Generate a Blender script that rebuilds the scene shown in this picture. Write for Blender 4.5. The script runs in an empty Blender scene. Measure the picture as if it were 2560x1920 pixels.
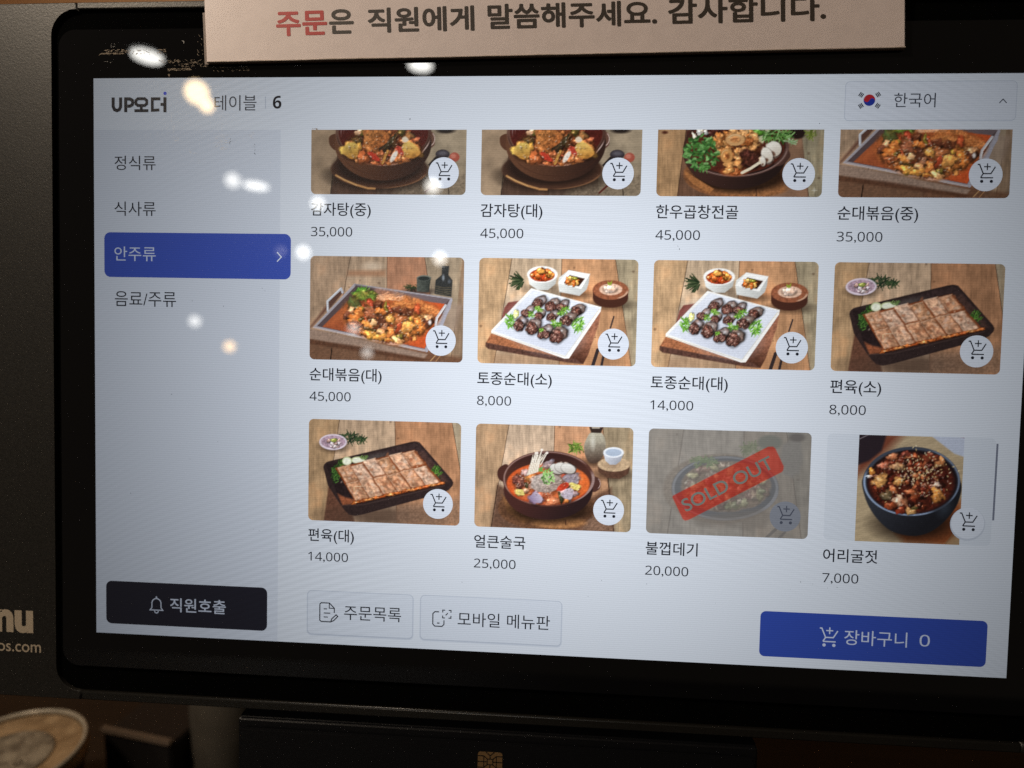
import bpy, bmesh, math
import numpy as np
from mathutils import Vector, Matrix

# ------------------------------------------------------------------ camera, world, exposure
sc = bpy.context.scene
col = sc.collection
KIOSK_Z = 0.160                    # height of the lower edge of the terminal above the table
TILT = math.radians(5.0)           # the screen leans back a little

cam_d = bpy.data.cameras.new('camera')
cam = bpy.data.objects.new('camera', cam_d)
col.objects.link(cam)
cam_d.sensor_fit = 'HORIZONTAL'
cam_d.sensor_width = 36.0
cam_d.lens = 22.5525
cam_d.clip_start = 0.005
cam_d.clip_end = 60.0
c_right = Vector((0.99776, 0.06491, 0.01605))
c_up = Vector((-0.02422, 0.12714, 0.99159))
c_back = Vector((0.06233, -0.98976, 0.12843))
cam.matrix_world = Matrix(((c_right.x, c_up.x, c_back.x, 0.00467),
                           (c_right.y, c_up.y, c_back.y, -0.1967),
                           (c_right.z, c_up.z, c_back.z, 0.29943),
                           (0, 0, 0, 1)))
cam_d.dof.use_dof = True
cam_d.dof.focus_distance = 0.2075
cam_d.dof.aperture_fstop = 6.4
cam_d.dof.aperture_blades = 0
sc.camera = cam

world = bpy.data.worlds.new('World')
sc.world = world
world.use_nodes = True
wb = world.node_tree.nodes['Background']
wb.inputs[0].default_value = (1.0, 0.80, 0.58, 1)
wb.inputs[1].default_value = 0.045

sc.view_settings.view_transform = 'Standard'
sc.view_settings.look = 'None'
sc.view_settings.exposure = 0.0
sc.view_settings.gamma = 1.0
sc.view_settings.use_curve_mapping = False
sc.cycles.sample_clamp_indirect = 0.8
sc.cycles.sample_clamp_direct = 1.3
sc.cycles.use_denoising = False
sc.cycles.caustics_reflective = False
sc.cycles.caustics_refractive = False

# ------------------------------------------------------------------ helpers
UI = 0.3 / 1280.0                  # one display pixel in metres (300 mm wide 1280 x 800 panel)
YBASE = 902.0                      # display row of the terminal's lower edge


def lin(c):
    c = np.asarray(c, float) / 255.0
    return np.where(c <= 0.04045, c / 12.92, ((c + 0.055) / 1.055) ** 2.4)


def P(x, y, z=0.0):
    """display pixel (x right, y down), z in mm towards the viewer -> terminal local metres"""
    return ((x - 640.0) * UI, (YBASE - y) * UI, z * 0.001)


def empty(name, loc=(0, 0, 0), rot=(0, 0, 0)):
    o = bpy.data.objects.new(name, None)
    o.location = loc
    o.rotation_euler = rot
    col.objects.link(o)
    return o


def obj(name, me, mat=None, parent=None):
    o = bpy.data.objects.new(name, me)
    if mat is not None and not me.materials:
        me.materials.append(mat)
    col.objects.link(o)
    if parent is not None:
        o.parent = parent
    return o


def tag(o, label, cat=None, group=None, kind=None):
    o['label'] = label
    if cat:
        o['category'] = cat
    if group:
        o['group'] = group
    if kind:
        o['kind'] = kind
    return o


def mesh(name, verts, faces, smooth=False):
    me = bpy.data.meshes.new(name)
    me.from_pydata([tuple(v) for v in verts], [], faces)
    me.update()
    if smooth:
        me.polygons.foreach_set('use_smooth', [True] * len(me.polygons))
    return me


def bm_mesh(bm, name, smooth=False):
    me = bpy.data.meshes.new(name)
    bmesh.ops.recalc_face_normals(bm, faces=bm.faces)
    bm.to_mesh(me)
    bm.free()
    if smooth:
        me.polygons.foreach_set('use_smooth', [True] * len(me.polygons))
    return me


def rr_pts(x0, y0, x1, y1, r, n=6):
    pts = []
    for cx, cy, a0 in ((x1 - r, y0 + r, -90), (x1 - r, y1 - r, 0), (x0 + r, y1 - r, 90), (x0 + r, y0 + r, 180)):
        for k in range(n + 1):
            a = math.radians(a0 + 90.0 * k / n)
            pts.append((cx + r * math.cos(a), cy + r * math.sin(a)))
    return pts


def flat(name, pts, z, mat, parent):
    """flat polygon on the display, facing the viewer; pts in display pixels, clockwise on screen"""
    v = [P(x, y, z) for x, y in pts]
    me = mesh(name, v, [list(range(len(v)))[::-1]])
    return obj(name, me, mat, parent)


def circ(cx, cy, r, n=40):
    return [(cx + r * math.cos(2 * math.pi * k / n), cy + r * math.sin(2 * math.pi * k / n)) for k in range(n)]


def ribbon_geo(pts, w, closed=False):
    """mitred ribbon along a polyline; returns verts2d, faces"""
    n = len(pts)
    vs, fs = [], []
    for i in range(n):
        p = Vector(pts[i])
        a = Vector(pts[i - 1]) if (i > 0 or closed) else None
        b = Vector(pts[(i + 1) % n]) if (i < n - 1 or closed) else None
        d1 = (p - a).normalized() if a is not None else None
        d2 = (b - p).normalized() if b is not None else None
        d1 = d1 or d2
        d2 = d2 or d1
        nrm = Vector((-(d1 + d2).y, (d1 + d2).x))
        nrm = nrm.normalized() if nrm.length > 1e-6 else Vector((-d1.y, d1.x))
        k = max(0.35, nrm.dot(Vector((-d1.y, d1.x))))
        vs += [tuple(p + nrm * (w / 2 / k)), tuple(p - nrm * (w / 2 / k))]
    m = n if closed else n - 1
    for i in range(m):
        j = (i + 1) % n
        fs.append((2 * i, 2 * i + 1, 2 * j + 1, 2 * j))
    return vs, fs


def icon(name, strokes, dots, z, mat, parent, ox=0, oy=0, s=1.0):
    """line icon: strokes = [(pts, width, closed)], dots = [(x, y, r)]"""
    V, F = [], []
    for q, (pts, w, closed) in enumerate(strokes):
        vs, fs = ribbon_geo([(ox + x * s, oy + y * s) for x, y in pts], w * s, closed)
        b = len(V)
        V += [P(x, y, z + 0.004 * q) for x, y in vs]
        F += [tuple(b + i for i in f) for f in fs]
    for (x, y, r) in dots:
        b = len(V)
        V += [P(a, c, z) for a, c in circ(ox + x * s, oy + y * s, r * s, 14)]
        F.append(tuple(range(b, b + 14))[::-1])
    me = mesh(name, V, F)
    bm = bmesh.new()
    bm.from_mesh(me)
    for f in bm.faces:
        f.normal_update()
        if f.normal.z < 0:
            f.normal_flip()
    bm.to_mesh(me)
    bm.free()
    return obj(name, me, mat, parent)


_tc = {}


def text_mesh(body, bold=0.0, name='text'):
    key = (body, bold)
    if key not in _tc:
        cu = bpy.data.curves.new('lettering', 'FONT')
        cu.body = body
        cu.size = 1.0
        cu.resolution_u = 6
        cu.offset = bold
        o = bpy.data.objects.new('lettering', cu)
        col.objects.link(o)
        dg = bpy.context.evaluated_depsgraph_get()
        dg.update()
        m = bpy.data.meshes.new_from_object(o.evaluated_get(dg))
        n = len(m.vertices)
        co = np.empty(n * 3)
        m.vertices.foreach_get('co', co)
        fs = [tuple(p.vertices) for p in m.polygons]
        bpy.data.objects.remove(o)
        bpy.data.meshes.remove(m)
        bpy.data.curves.remove(cu)
        _tc[key] = (co.reshape(-1, 3)[:, :2], fs)
    return _tc[key]


def text(name, body, mat, parent, z=0.2, box=None, at=None, size=None, wide=1.0, bold=0.0, rot=0.0, pf=None):
    """lettering on the display. box = (x0, y0, x1, y1) ink box, or at = (x, baseline) with size"""
    co, fs = text_mesh(body, bold)
    mn, mx = co.min(0), co.max(0)
    if box is not None:
        x0, y0, x1, y1 = box
        X = x0 + (co[:, 0] - mn[0]) / (mx[0] - mn[0]) * (x1 - x0)
        Y = y1 - (co[:, 1] - mn[1]) / (mx[1] - mn[1]) * (y1 - y0)
    else:
        X = at[0] + (co[:, 0] - mn[0]) * size * wide
        Y = at[1] - co[:, 1] * size
    if rot:
        cx, cy = (X.min() + X.max()) / 2, (Y.min() + Y.max()) / 2
        c, s = math.cos(rot), math.sin(rot)
        X, Y = cx + (X - cx) * c + (Y - cy) * s, cy - (X - cx) * s + (Y - cy) * c
    pf = pf or (lambda a, b: P(a, b, z))
    me = mesh(name, [pf(a, b) for a, b in zip(X, Y)], fs)
    return obj(name, me, mat, parent)


# ------------------------------------------------------------------ materials
def new_mat(name):
    m = bpy.data.materials.new(name)
    m.use_nodes = True
    nt = m.node_tree
    return m, nt, nt.nodes['Principled BSDF']


def N(nt, typ, **kw):
    n = nt.nodes.new(typ)
    for k, v in kw.items():
        setattr(n, k, v)
    return n


PANEL = 1.06                       # panel luminance
FALL = 5.2                         # how fast the panel dims off its normal (ordinary LCD behaviour)


def lcd_group():
    """luminance of the LCD panel: directional like any LCD, with moire lines and bands drawn in"""
    g = bpy.data.node_groups.new('lcd_luminance', 'ShaderNodeTree')
    g.interface.new_socket('Luminance', in_out='OUTPUT', socket_type='NodeSocketFloat')
    out = N(g, 'NodeGroupOutput')
    geo = N(g, 'ShaderNodeNewGeometry')
    dot = N(g, 'ShaderNodeVectorMath', operation='DOT_PRODUCT')
    g.links.new(geo.outputs['Incoming'], dot.inputs[0])
    g.links.new(geo.outputs['True Normal'], dot.inputs[1])
    ab = N(g, 'ShaderNodeMath', operation='ABSOLUTE')
    g.links.new(dot.outputs['Value'], ab.inputs[0])
    pw = N(g, 'ShaderNodeMath', operation='POWER')
    g.links.new(ab.outputs[0], pw.inputs[0])
    pw.inputs[1].default_value = FALL
    # wavy fine lines drawn into the luminance, imitating moire with a camera sensor
    tc = N(g, 'ShaderNodeTexCoord')
    sep = N(g, 'ShaderNodeSeparateXYZ')
    g.links.new(tc.outputs['Object'], sep.inputs[0])
    nz = N(g, 'ShaderNodeTexNoise')
    nz.inputs['Scale'].default_value = 9.0
    nz.inputs['Detail'].default_value = 1.0
    g.links.new(tc.outputs['Object'], nz.inputs['Vector'])
    ph = N(g, 'ShaderNodeMath', operation='MULTIPLY_ADD')
    g.links.new(nz.outputs['Fac'], ph.inputs[0])
    ph.inputs[1].default_value = 0.011
    g.links.new(sep.outputs['Y'], ph.inputs[2])
    fr = N(g, 'ShaderNodeMath', operation='MULTIPLY')
    g.links.new(ph.outputs[0], fr.inputs[0])
    fr.inputs[1].default_value = 2 * math.pi / 0.00072
    sn = N(g, 'ShaderNodeMath', operation='SINE')
    g.links.new(fr.outputs[0], sn.inputs[0])
    n2 = N(g, 'ShaderNodeTexNoise')
    n2.inputs['Scale'].default_value = 2600.0
    n2.inputs['Detail'].default_value = 0.0
    g.links.new(tc.outputs['Object'], n2.inputs['Vector'])
    sp = N(g, 'ShaderNodeMath', operation='MULTIPLY_ADD')
    g.links.new(n2.outputs['Fac'], sp.inputs[0])
    sp.inputs[1].default_value = 0.10
    sp.inputs[2].default_value = 0.95
    ln = N(g, 'ShaderNodeMath', operation='MULTIPLY_ADD')
    g.links.new(sn.outputs[0], ln.inputs[0])
    ln.inputs[1].default_value = 0.05
    g.links.new(sp.outputs[0], ln.inputs[2])
    # coarser moire of pixel grid and camera sensor, painted as faint curved bands
    sq = N(g, 'ShaderNodeMath', operation='MULTIPLY')
    g.links.new(sep.outputs['X'], sq.inputs[0])
    g.links.new(sep.outputs['X'], sq.inputs[1])
    b1 = N(g, 'ShaderNodeMath', operation='MULTIPLY_ADD')
    g.links.new(sq.outputs[0], b1.inputs[0])
    b1.inputs[1].default_value = 1.9
    g.links.new(ph.outputs[0], b1.inputs[2])
    b2 = N(g, 'ShaderNodeMath', operation='MULTIPLY')
    g.links.new(b1.outputs[0], b2.inputs[0])
    b2.inputs[1].default_value = 2 * math.pi / 0.0023
    b3 = N(g, 'ShaderNodeMath', operation='SINE')
    g.links.new(b2.outputs[0], b3.inputs[0])
    nm = N(g, 'ShaderNodeTexNoise')
    nm.inputs['Scale'].default_value = 11.0
    nm.inputs['Detail'].default_value = 0.0
    g.links.new(tc.outputs['Object'], nm.inputs['Vector'])
    mr = N(g, 'ShaderNodeMapRange')
    mr.inputs['From Min'].default_value = 0.45
    mr.inputs['From Max'].default_value = 0.72
    mr.inputs['To Min'].default_value = 0.0
    mr.inputs['To Max'].default_value = 0.035
    g.links.new(nm.outputs['Fac'], mr.inputs['Value'])
    b4 = N(g, 'ShaderNodeMath', operation='MULTIPLY_ADD')
    g.links.new(b3.outputs[0], b4.inputs[0])
    g.links.new(mr.outputs['Result'], b4.inputs[1])
    g.links.new(ln.outputs[0], b4.inputs[2])
    mu = N(g, 'ShaderNodeMath', operation='MULTIPLY')
    g.links.new(pw.outputs[0], mu.inputs[0])
    g.links.new(b4.outputs[0], mu.inputs[1])
    m2 = N(g, 'ShaderNodeMath', operation='MULTIPLY')
    g.links.new(mu.outputs[0], m2.inputs[0])
    m2.inputs[1].default_value = PANEL
    g.links.new(m2.outputs[0], out.inputs[0])
    return g


LCD = lcd_group()


def glassy(bs):
    bs.inputs['Base Color'].default_value = (0.0035, 0.0035, 0.0042, 1)
    bs.inputs['Roughness'].default_value = 0.02
    bs.inputs['IOR'].default_value = 1.5
    bs.inputs['Coat Weight'].default_value = 0.35          # thin greasy film: soft halo round mirrored lamps
    bs.inputs['Coat Roughness'].default_value = 0.24
    bs.inputs['Coat IOR'].default_value = 1.4


_um = {}


def ui(r, g, b):
    k = (r, g, b)
    if k not in _um:
        m, nt, bs = new_mat('display_colour')
        m.cycles.emission_sampling = 'NONE'
        glassy(bs)
        c = lin(k) * np.array([0.825, 0.895, 1.0]) * 0.92
        bs.inputs['Emission Color'].default_value = (c[0], c[1], c[2], 1)
        gn = N(nt, 'ShaderNodeGroup')
        gn.node_tree = LCD
        nt.links.new(gn.outputs[0], bs.inputs['Emission Strength'])
        _um[k] = m
    return _um[k]


def photo_mat():
    m, nt, bs = new_mat('display_picture')
    m.cycles.emission_sampling = 'NONE'
    glassy(bs)
    at = N(nt, 'ShaderNodeAttribute', attribute_name='picture')
    nt.links.new(at.outputs['Color'], bs.inputs['Emission Color'])
    gn = N(nt, 'ShaderNodeGroup')
    gn.node_tree = LCD
    nt.links.new(gn.outputs[0], bs.inputs['Emission Strength'])
    return m


def coated(name, base, rough, spec=0.5, metal=0.0, grain=0.0, gscale=900.0, bump=0.0, tint2=None):
    m, nt, bs = new_mat(name)
    bs.inputs['Base Color'].default_value = (*base, 1)
    bs.inputs['Roughness'].default_value = rough
    bs.inputs['Metallic'].default_value = metal
    bs.inputs['Specular IOR Level'].default_value = spec
    if grain or bump:
        tc = N(nt, 'ShaderNodeTexCoord')
        nz = N(nt, 'ShaderNodeTexNoise')
        nz.inputs['Scale'].default_value = gscale
        nz.inputs['Detail'].default_value = 3.0
        nt.links.new(tc.outputs['Object'], nz.inputs['Vector'])
        if grain:
            rp = N(nt, 'ShaderNodeValToRGB')
            b2 = tint2 or tuple(min(1, c * (1 + grain)) for c in base)
            rp.color_ramp.elements[0].color = (*[c * (1 - grain) for c in base], 1)
            rp.color_ramp.elements[1].color = (*b2, 1)
            rp.color_ramp.elements[0].position = 0.35
            rp.color_ramp.elements[1].position = 0.68
            nt.links.new(nz.outputs['Fac'], rp.inputs[0])
            nt.links.new(rp.outputs[0], bs.inputs['Base Color'])
        if bump:
            bp = N(nt, 'ShaderNodeBump')
            bp.inputs['Strength'].default_value = bump
            bp.inputs['Distance'].default_value = 0.0004
            nt.links.new(nz.outputs['Fac'], bp.inputs['Height'])
            nt.links.new(bp.outputs[0], bs.inputs['Normal'])
    return m


def wood_mat(name, c0, c1, rough=0.45, scale=(3.0, 30.0, 30.0)):
    m, nt, bs = new_mat(name)
    tc = N(nt, 'ShaderNodeTexCoord')
    mp = N(nt, 'ShaderNodeMapping')
    mp.inputs['Scale'].default_value = scale
    nt.links.new(tc.outputs['Object'], mp.inputs['Vector'])
    nz = N(nt, 'ShaderNodeTexNoise')
    nz.inputs['Scale'].default_value = 3.0
    nz.inputs['Detail'].default_value = 6.0
    nz.inputs['Distortion'].default_value = 0.6
    nt.links.new(mp.outputs[0], nz.inputs['Vector'])
    rp = N(nt, 'ShaderNodeValToRGB')
    rp.color_ramp.elements[0].position = 0.3
    rp.color_ramp.elements[1].position = 0.72
    rp.color_ramp.elements[0].color = (*c0, 1)
    rp.color_ramp.elements[1].color = (*c1, 1)
    nt.links.new(nz.outputs['Fac'], rp.inputs[0])
    nt.links.new(rp.outputs[0], bs.inputs['Base Color'])
    bs.inputs['Roughness'].default_value = rough
    return m


def emit_mat(name, c, strength):
    m, nt, bs = new_mat(name)
    bs.inputs['Base Color'].default_value = (0.8, 0.8, 0.8, 1)
    bs.inputs['Emission Color'].default_value = (*c, 1)
    bs.inputs['Emission Strength'].default_value = strength
    return m


M_panel = coated('brown_grey_powder_coat', (0.019, 0.0172, 0.0150), 0.42, 0.5, 0.35, grain=0.14, gscale=1700.0, bump=0.14,
                 tint2=(0.029, 0.0262, 0.0225))
M_gasket = coated('matt_black_plastic', (0.002, 0.002, 0.002), 0.8, 0.0)
M_glass = coated('black_cover_glass', (0.0035, 0.0035, 0.0042), 0.008, 0.5)
M_black = coated('black_plastic', (0.005, 0.005, 0.006), 0.40, 0.25, grain=0.15, gscale=2500.0, bump=0.1)
M_letter = coated('printed_beige', (0.42, 0.34, 0.25), 0.5, 0.4)
M_gold = coated('gold_print', (0.24, 0.14, 0.06), 0.4, 0.5, 0.3)
M_card = coated('laminated_card', (0.80, 0.685, 0.66), 0.36, 0.45, grain=0.03, gscale=260.0, bump=0.03)
M_cardedge = coated('card_edge', (0.62, 0.54, 0.45), 0.35, 0.5)
M_tape = coated('brown_tape_edge', (0.16, 0.11, 0.085), 0.35, 0.4)
M_ink = coated('black_ink', (0.060, 0.048, 0.040), 0.4, 0.4)
M_red = coated('red_ink', (0.52, 0.06, 0.055), 0.4, 0.4)
M_table = wood_mat('dark_table_wood', (0.007, 0.0045, 0.003), (0.020, 0.012, 0.007))
M_wall = wood_mat('orange_brown_wood', (0.20, 0.085, 0.025), (0.38, 0.18, 0.060), scale=(2.0, 2.0, 14.0))

# ------------------------------------------------------------------ setting: table, wall
bm = bmesh.new()
bmesh.ops.create_cube(bm, size=1.0, matrix=Matrix.Translation((0, 0.0, -0.02)) @ Matrix.Diagonal((1.6, 0.9, 0.04, 1)))
bmesh.ops.bevel(bm, geom=bm.edges[:], offset=0.004, segments=2, affect='EDGES')
table = tag(obj('table', bm_mesh(bm, 'table'), M_table), 'dark brown wooden table under the ordering terminal', kind='structure')

wallroot = obj('wall', bm_mesh((lambda b: (bmesh.ops.create_cube(b, size=1.0, matrix=Matrix.Translation((0, 0.475, 0.35)) @ Matrix.Diagonal((2.0, 0.03, 0.9, 1))), b)[1])(bmesh.new()), 'wall'), M_wall)
tag(wallroot, 'orange brown wooden partition behind the ordering terminal', kind='structure')


# ------------------------------------------------------------------ terminal
kiosk = empty('ordering_terminal', (0, 0, KIOSK_Z), (math.pi / 2 - TILT, 0, 0))
tag(kiosk, 'table ordering touch screen terminal showing a menu with dish photos and prices', 'ordering terminal')


def slab(name, pts, z0, z1, mat, parent, bev=0.0, seg=2):
    """extruded outline (display pixels); z0 back, z1 front in mm, bevelled front edge (mm)"""
    bm = bmesh.new()
    back = [bm.verts.new(P(x, y, z0)) for x, y in pts]
    front = [bm.verts.new(P(x, y, z1)) for x, y in pts]
    n = len(pts)
    bm.faces.new(back)
    ff = bm.faces.new(front[::-1])
    for i in range(n):
        j = (i + 1) % n
        bm.faces.new((back[j], back[i], front[i], front[j]))
    if bev:
        ed = [e for e in ff.edges]
        bmesh.ops.bevel(bm, geom=ed, offset=bev * 0.001, segments=seg, affect='EDGES', clamp_overlap=seg < 4)
        big = max(bm.faces, key=lambda f: f.calc_area())
        for f in bm.faces:
            f.smooth = f.calc_area() < big.calc_area() * 0.02
    return obj(name, bm_mesh(bm, name), mat, parent)


def arc(cx, cy, r, a0, a1, n=12):
    return [(cx + r * math.cos(math.radians(a0 + (a1 - a0) * k / n)), cy + r * math.sin(math.radians(a0 + (a1 - a0) * k / n))) for k in range(n + 1)]


def side_pts(sgn):
    p = [(-232, -104), (-24.6, -105.5), (-24.6, -96)] + arc(-24.6, -59, 37, -90, -180) + arc(-24.6, 852, 37, 180, 90) + \
        [(-24.6, 902)] + [(-232, 902)]
    return p if sgn < 0 else [(1280 - x, y) for x, y in p][::-1]


panelL = slab('side_panel', side_pts(-1), -24, 0.35, M_panel, kiosk, 0.35)
panelR = slab('side_panel', side_pts(1), -24, 0.35, M_panel, kiosk, 0.35)
slab('top_trim', [(-23.4, -105.5), (1303.4, -105.5), (1303.4, -96), (-23.4, -96)], -24, 0.3, M_panel, kiosk, 0.35)
M_trimdark = coated('dark_trim', (0.009, 0.008, 0.0065), 0.34, 0.6, 0.0, grain=0.15, gscale=1700.0, bump=0.08)
slab('bottom_trim', [(-23.4, 889), (1303.4, 889), (1303.4, 902), (-23.4, 902)], -24, 0.3, M_trimdark, kiosk, 0.45)
slab('bezel_frame', rr_pts(-60.6, -95.2, 1340.6, 888.2, 36, 12), -20, -0.9, M_gasket, kiosk, 0.3)
slab('cover_glass', rr_pts(-52, -68, 1332, 851, 24, 10), -3, -0.05, M_glass, kiosk, 1.6, 5)
slab('back_cover', [(-10, -80), (1290, -80), (1290, 870), (-10, 870)], -38, -20.5, M_black, kiosk, 0.0)

# print on the side panel
text('logo_lettering', 'nu', M_letter, panelL, z=0.40, box=(-156, 771.5, -96.6, 806), bold=0.045)
text('address_lettering', 'os.com', M_letter, panelL, z=0.40, box=(-152.5, 822.5, -84.9, 834.5), bold=0.004)

def sans(t):
    """plain sans serif figures"""
    return ''.join(chr(0x1D7E2 + int(c)) if c.isdigit() else c for c in t)


# ---- the display
screen = flat('screen', [(0, 0), (1280, 0), (1280, 800), (0, 800)], 0.0, ui(255, 255, 255), kiosk)
flat('sidebar', [(0, 72), (273, 72), (273, 800), (0, 800)], 0.03, ui(243, 244, 247), screen)

INK = ui(34, 37, 46)
INK2 = ui(62, 66, 76)
WHITE = ui(250, 251, 255)
BLUE = ui(68, 93, 190)
NAVY = ui(58, 85, 179)

# header: brand mark drawn with heavy strokes
W_ = 4.6
icon('brand_mark', [
    ([(29.5, 27), (29.5, 40), (31.5, 44), (35, 45.4), (38.5, 44), (40.5, 40), (40.5, 27)], W_, False),
    ([(48, 47.7), (48, 29.2), (54, 29.2), (57.6, 31), (58.6, 34.2), (57.6, 37.4), (54, 39.2), (50.4, 39.2)], W_, False),
    ([(66, 29), (76, 29), (79, 31.5), (79, 36), (76, 38.4), (66, 38.4), (63, 36), (63, 31.5)], 4.2, True),
    ([(71, 40.4), (71, 44.5)], 4.2, False),
    ([(60.8, 45.6), (81.4, 45.6)], 4.2, False),
    ([(99, 29.2), (87.2, 29.2), (87.2, 45.2), (97.5, 44.6)], 4.2, False),
    ([(99.2, 37), (103.4, 37)], 4.2, False),
    ([(105.7, 27), (105.7, 48)], 4.6, False)], [], 0.2, ui(34, 34, 44), screen)
flat('brand_dot', circ(105.7, 21.6, 2.4, 16), 0.2, ui(70, 90, 230), screen)
text('table_lettering', '테이블', INK2, screen, box=(177.7, 24.5, 238.4, 45.8))
flat('divider', [(250.6, 26.5), (251.5, 26.5), (251.5, 43), (250.6, 43)], 0.2, ui(205, 208, 215), screen)
text('table_number', chr(0x1D7F2), ui(24, 26, 36), screen, box=(261.8, 25.6, 274.0, 43.2))

# language selector
flat('language_border', rr_pts(1036.5, 9.5, 1253.6, 61.0, 6), 0.06, ui(222, 225, 231), screen)
flat('language_box', rr_pts(1037.4, 10.4, 1252.7, 60.1, 5.2), 0.10, ui(252, 252, 254), screen)


def taegeuk(cx, cy, r):
    a0 = math.radians(20)

    def rot(x, y):
        return (cx + x * math.cos(a0) - y * math.sin(a0), cy + x * math.sin(a0) + y * math.cos(a0))
    half = lambda s: [rot(r * math.cos(t), s * r * math.sin(t)) for t in np.linspace(0, math.pi, 24)]
    flat('flag_blue', circ(cx, cy, r, 40), 0.16, ui(40, 60, 160), screen)
    up = [(r * math.cos(t), -r * math.sin(t)) for t in np.linspace(0, math.pi, 24)]
    low = [(-r / 2 + r / 2 * math.cos(t), -r / 2 * math.sin(t) * -1) for t in np.linspace(math.pi, 0, 14)][1:]
    low2 = [(r / 2 - r / 2 * math.cos(t), -r / 2 * math.sin(t)) for t in np.linspace(0, math.pi, 14)][1:-1]
    flat('flag_red', [rot(x, y) for x, y in (up + low + low2)][::-1], 0.2, ui(205, 45, 50), screen)


taegeuk(1067.8, 34.2, 7.4)
for (tx, ty, ang) in ((1057.0, 27.2, -56), (1078.6, 27.0, 56), (1057.2, 41.6, 56), (1078.6, 41.5, -56)):
    a = math.radians(ang)
    ux, uy = math.cos(a), math.sin(a)
    st = []
    for k in (-1, 0, 1):
        ox, oy = -uy * 2.0 * k, ux * 2.0 * k
        st.append(([(tx + ox - ux * 2.9, ty + oy - uy * 2.9), (tx + ox + ux * 2.9, ty + oy + uy * 2.9)], 1.35, False))
    icon('flag_bars', st, [], 0.2, ui(50, 52, 60), screen)
text('language_lettering', '한국어', INK2, screen, box=(1099.1, 25.0, 1151.8, 43.8))
icon('chevron_icon', [([(1231.6, 38.4), (1236.2, 33.4), (1240.8, 38.4)], 1.2, False)], [], 0.2, INK2, screen)

# sidebar
text('category_lettering', '정식류', INK, screen, box=(31.0, 108.4, 91.9, 128.6))
text('category_lettering', '식사류', INK, screen, box=(30.7, 172.8, 91.8, 193.0))
tag(flat('category_button', rr_pts(15, 216.3, 288.8, 279.9, 9), 0.08, BLUE, screen), 'blue highlighted category button')
text('category_lettering', '안주류', ui(232, 236, 248), screen, box=(30.4, 236.4, 91.7, 256.8))
text('category_lettering', '음료/주류', INK, screen, box=(30.8, 300.0, 121.8, 321.5))
icon('chevron_icon', [([(269.2, 242.0), (275.4, 248.6), (269.2, 255.1)], 1.5, False)], [], 0.2, WHITE, screen)
flat('call_button', rr_pts(15.3, 722, 257.6, 785.4, 8.5), 0.08, ui(38, 37, 47), screen)
bell = [(82.5, 762.2), (85.2, 758.5), (85.2, 752)] + [(92.1 + 6.9 * math.cos(t), 752 - 6.9 * math.sin(t)) for t in np.linspace(math.pi * .95, math.pi * .05, 9)] + [(99.0, 758.5), (101.7, 762.2)]
icon('bell_icon', [(bell, 1.5, True), ([(89.2, 763.4), (90.0, 765.6), (92.1, 766.6), (94.2, 765.6), (95.0, 763.4)], 1.5, False),
                   ([(91.0, 743.9), (92.1, 742.6), (93.2, 743.9)], 1.5, False)], [], 0.2, ui(226, 228, 236), screen)
text('call_lettering', '직원호출', ui(226, 228, 236), screen, box=(112.7, 743.0, 196.3, 763.8), bold=0.008)

# bottom bar
for (x0, y0, x1, y1) in ((317.2, 722.9, 470.2, 786.0), (481.4, 722.4, 681.0, 786.0)):
    flat('button_shadow', rr_pts(x0 - 1.4, y0 + 0.2, x1 + 1.4, y1 + 2.6, 7), 0.03, ui(240, 242, 245), screen)
    flat('button_shadow', rr_pts(x0 - 0.5, y0 - 0.4, x1 + 0.5, y1 + 1.2, 6.4), 0.06, ui(220, 223, 229), screen)
    flat('outlined_button', rr_pts(x0 + 0.5, y0 + 0.5, x1 - 0.5, y1 - 0.6, 5.6), 0.09, ui(249, 250, 252), screen)
icon('list_icon', [([(356.6, 749.5), (356.6, 747.2), (349.4, 739.9), (337.6, 739.9), (335.4, 741.8), (335.4, 765.4), (337.6, 767.2), (352.0, 767.2)], 1.5, False),
                   ([(349.2, 740.2), (349.2, 747.4), (356.4, 747.4)], 1.3, False), ([(356.6, 749.5), (356.6, 754.0)], 1.5, False),
                   ([(341.2, 748.6), (346.0, 748.6)], 1.4, False), ([(341.2, 754.6), (350.8, 754.6)], 1.4, False), ([(341.2, 760.4), (347.4, 760.4)], 1.4, False),
                   ([(351.6, 767.0), (353.0, 762.6), (359.4, 756.4), (361.8, 758.8), (355.6, 765.4)], 1.5, True)], [], 0.2, INK, screen)
text('list_lettering', '주문목록', INK, screen, box=(370.8, 742.6, 453.6, 763.2))
icon('phone_icon', [([(508.0, 745.2), (502.0, 745.2), (499.2, 748.0), (499.2, 763.0), (502.0, 766.0), (512.4, 766.0), (515.2, 763.0), (515.2, 757.0)], 1.5, False),
                    ([(505.2, 761.4), (509.0, 761.4)], 1.5, False),
                    ([(513.2, 745.8), (513.2, 742.4), (516.6, 742.4)], 1.4, False), ([(521.6, 742.4), (525.0, 742.4), (525.0, 745.8)], 1.4, False),
                    ([(525.0, 750.2), (525.0, 753.6), (521.6, 753.6)], 1.4, False), ([(513.2, 750.2), (513.2, 753.6), (516.6, 753.6)], 1.4, False),
                    ([(517.4, 749.8), (520.6, 746.4)], 1.4, False)], [], 0.2, INK, screen)
text('mobile_lettering', '모바일 메뉴판', INK, screen, box=(534.7, 743.8, 665.1, 764.2))
tag(flat('cart_bar', rr_pts(953.3, 723.0, 1252.2, 786.2, 7.5), 0.08, NAVY, screen), 'blue basket button')


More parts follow.
